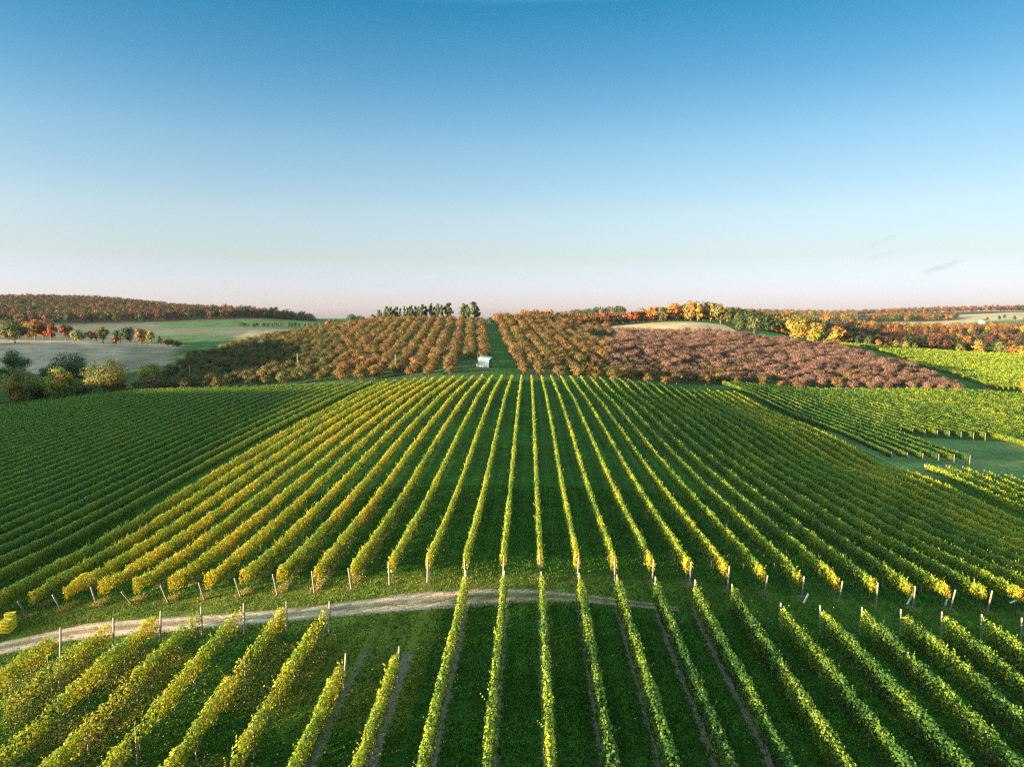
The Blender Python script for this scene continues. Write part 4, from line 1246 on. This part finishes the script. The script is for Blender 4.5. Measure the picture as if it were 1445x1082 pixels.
# ------------------------------------------------------------------ grass and weeds
def on_track(x, y):
    d = np.full(len(x), 9.0)
    for a in range(0, len(tcx), 6):
        d = np.minimum(d, np.hypot(x - tcx[a], y - tcy[a]) / (tww[a] / 2 + 0.05))
    return d


def noise2(x, y, sc_, seed):
    rg = np.random.default_rng(seed); G = rg.random((256, 256))
    u, v = x / sc_ + 1000.3, y / sc_ + 1000.7
    i, j = np.floor(u).astype(int), np.floor(v).astype(int); fu, fv = u - i, v - j
    fu = fu * fu * (3 - 2 * fu); fv = fv * fv * (3 - 2 * fv)
    g = lambda a, b: G[a % 256, b % 256]
    return g(i, j) * (1 - fu) * (1 - fv) + g(i + 1, j) * fu * (1 - fv) + g(i, j + 1) * (1 - fu) * fv + g(i + 1, j + 1) * fu * fv


def blades(x, y, hgt, wdt, C_):
    n = len(x); a = R.uniform(0, math.pi, n)
    dx, dy = np.cos(a) * wdt / 2, np.sin(a) * wdt / 2
    lx, ly = R.normal(0, 0.35, n) * hgt, R.normal(0, 0.35, n) * hgt
    z = H(x, y)
    V = np.stack([np.stack([x - dx, y - dy, z - 0.01], -1), np.stack([x + dx, y + dy, z - 0.01], -1),
                  np.stack([x + dx * 0.6 + lx, y + dy * 0.6 + ly, z + hgt], -1), np.stack([x - dx * 0.6 + lx, y - dy * 0.6 + ly, z + hgt], -1)], 1)
    return V.reshape(-1, 3), np.arange(4 * n).reshape(n, 4), np.repeat(C_, 4, axis=0)


n = 400000
yy = 17 + (78 - 17) * R.random(n) ** 1.25
xx = R.uniform(-0.92, 0.96, n) * yy
keep = on_track(xx, yy) > np.where(xx > -6, 0.75, 1.0) + R.normal(0, 0.12, n)
strip = np.abs(((xx + 4.21 + 2.58 * 40.5) % 2.58) - 1.29) < 0.30
keep &= ~(strip & (yy < 46.5) & (xx > -9.5) & (xx < 12.0) & (R.random(n) < 0.85))
xx, yy = xx[keep], yy[keep]
pn = noise2(xx, yy, 2.5, 5)
hg = (0.035 + 0.04 * pn) * R.uniform(0.6, 1.5, len(xx)) * (1 + 0.008 * yy)
Cg = np.array((0.028, 0.078, 0.008)) * R.uniform(0.7, 1.3, (len(xx), 1)) + np.array((0.13, 0.07, 0.012)) * (0.25 * sstep(0.45, 0.75, noise2(xx, yy, 4, 9)) + np.where((yy < 51) & ((yy > 46) | ((xx < -5.5) & (yy > np.where(xx > -13, 31, 40)))), 0.9, 0.0) * (0.35 + 0.65 * noise2(xx, yy, 2.0, 13)))[:, None] * R.random((len(xx), 1))  # blades yellowed on headland and clearing too, painting in the low sun
V, Q_, CC = blades(xx, yy, hg, 0.07 * R.uniform(0.6, 1.4, len(xx)), Cg)
tag(link("grass", mesh_from("grass", V, Q_, CC, [M_grassblade])), "short mown grass around and between the near vine rows", kind="stuff")

n = 160000
yy = R.uniform(15, 39.5, n); xx = R.uniform(-30, -8.0, n)
kk = (xx + 4.21) / 2.58
pn = noise2(xx, yy, 3.0, 21)
inlane = np.abs(kk - np.round(kk))
dense = np.where(xx < -15.0, 0.30 + 0.7 * (pn > 0.45), (pn > 0.5) * 0.8 * (xx < -11))
dense = dense * np.where((kk > -5.6) & (kk < -4.4), 0.08, 1.0)
keep = (R.random(n) < dense) & (on_track(xx, yy) > 1.15) & (xx > -0.76 * yy - 1)
xx, yy = xx[keep], yy[keep]
pn = noise2(xx, yy, 1.3, 31)
hg = (0.20 + 0.55 * pn ** 1.3) * R.uniform(0.5, 1.3, len(xx))
z = H(xx, yy) + hg * R.uniform(0.25, 1.0, len(xx))
cg = noise2(xx, yy, 2.2, 41)[:, None]
Cw = np.array((0.10, 0.13, 0.026)) * (1 - cg) + np.array((0.27, 0.20, 0.04)) * cg
Cw = Cw * R.uniform(0.7, 1.25, (len(xx), 1))
m_ = 26000
kx = R.integers(-15, -4, m_); yb = 49.2 + 22 * R.random(m_) ** 1.8; xb = (kx + 0.334) * 2.7 + R.normal(0, 0.22, m_)
okb = (noise2(xb * 0.3, yb, 1.6, 77) > 0.42) & (xb > -0.78 * yb)
xb, yb = xb[okb], yb[okb]
hb = R.uniform(0.12, 0.5, len(xb))
xx = np.concatenate([xx, xb]); yy = np.concatenate([yy, yb]); z = np.concatenate([z, H(xb, yb) + hb * R.uniform(0.2, 1, len(xb))])
Cw = np.concatenate([Cw, np.array((0.26, 0.20, 0.05)) * R.uniform(0.6, 1.3, (len(xb), 1))])
V, Q_, CC = leaves(np.stack([xx, yy, z], -1), R.normal(size=(len(xx), 3)) + np.array((0, 0, 0.3)), 0.09 * R.uniform(0.6, 1.4, len(xx)), Cw, 0.55)
tag(link("weeds", mesh_from("weeds", V, Q_, CC, [M_grassblade])), "tall golden weeds between the ragged rows below the track", kind="stuff")

n = 16000
yy = 16 + 55 * R.random(n) ** 1.4; xx = R.uniform(-0.78, 0.78, n) * yy
per = np.where(yy < 48, 2.58, 2.7); ph = np.where(yy < 48, 4.21, -0.334 * 2.7)
dd = np.abs(((xx + ph + per * 60.5) % per) - per / 2)
keep = R.random(n) < np.exp(-dd / 0.45) + 0.06
xx, yy = xx[keep], yy[keep]
cols_ = np.array([(0.42, 0.30, 0.03), (0.34, 0.17, 0.03), (0.22, 0.11, 0.04)])[R.integers(0, 3, len(xx))] * R.uniform(0.7, 1.2, (len(xx), 1))
V, Q_, CC = leaves(np.stack([xx, yy, H(xx, yy) + 0.05], -1), np.array((0, 0, 1.0)) + R.normal(size=(len(xx), 3)) * 0.3, 0.10 * R.uniform(0.7, 1.3, len(xx)), cols_)
tag(link("fallen_leaves", mesh_from("fallen_leaves", V, Q_, CC, [M_grassblade])), "yellow and brown fallen leaves under the near vine rows", kind="stuff")

# ------------------------------------------------------------------ evening haze
HAZE = 0.000025
zlo, zhi = float(GZ.min()) - 1.0, float(max(GZ.max() + 30, CAM_Z + 10))
hv, hq = box(gx[0] - 5, gy[0] - 5, zlo, gx[-1] + 5, gy[-1] + 5, zhi)
mh = bpy.data.materials.new("haze"); mh.use_nodes = True
nt = mh.node_tree; nt.nodes.remove(nt.nodes["Principled BSDF"])
pvn = nt.nodes.new("ShaderNodeVolumePrincipled")
pvn.inputs["Color"].default_value = (0.80, 0.86, 1.0, 1); pvn.inputs["Density"].default_value = HAZE; pvn.inputs["Anisotropy"].default_value = 0.2
nt.links.new(pvn.outputs[0], nt.nodes["Material Output"].inputs["Volume"])
tag(link("haze", mesh_from("haze", hv, hq, None, [mh])), "thin evening haze over the whole valley", kind="stuff")
print("HEIGHTS", zlo, zhi)
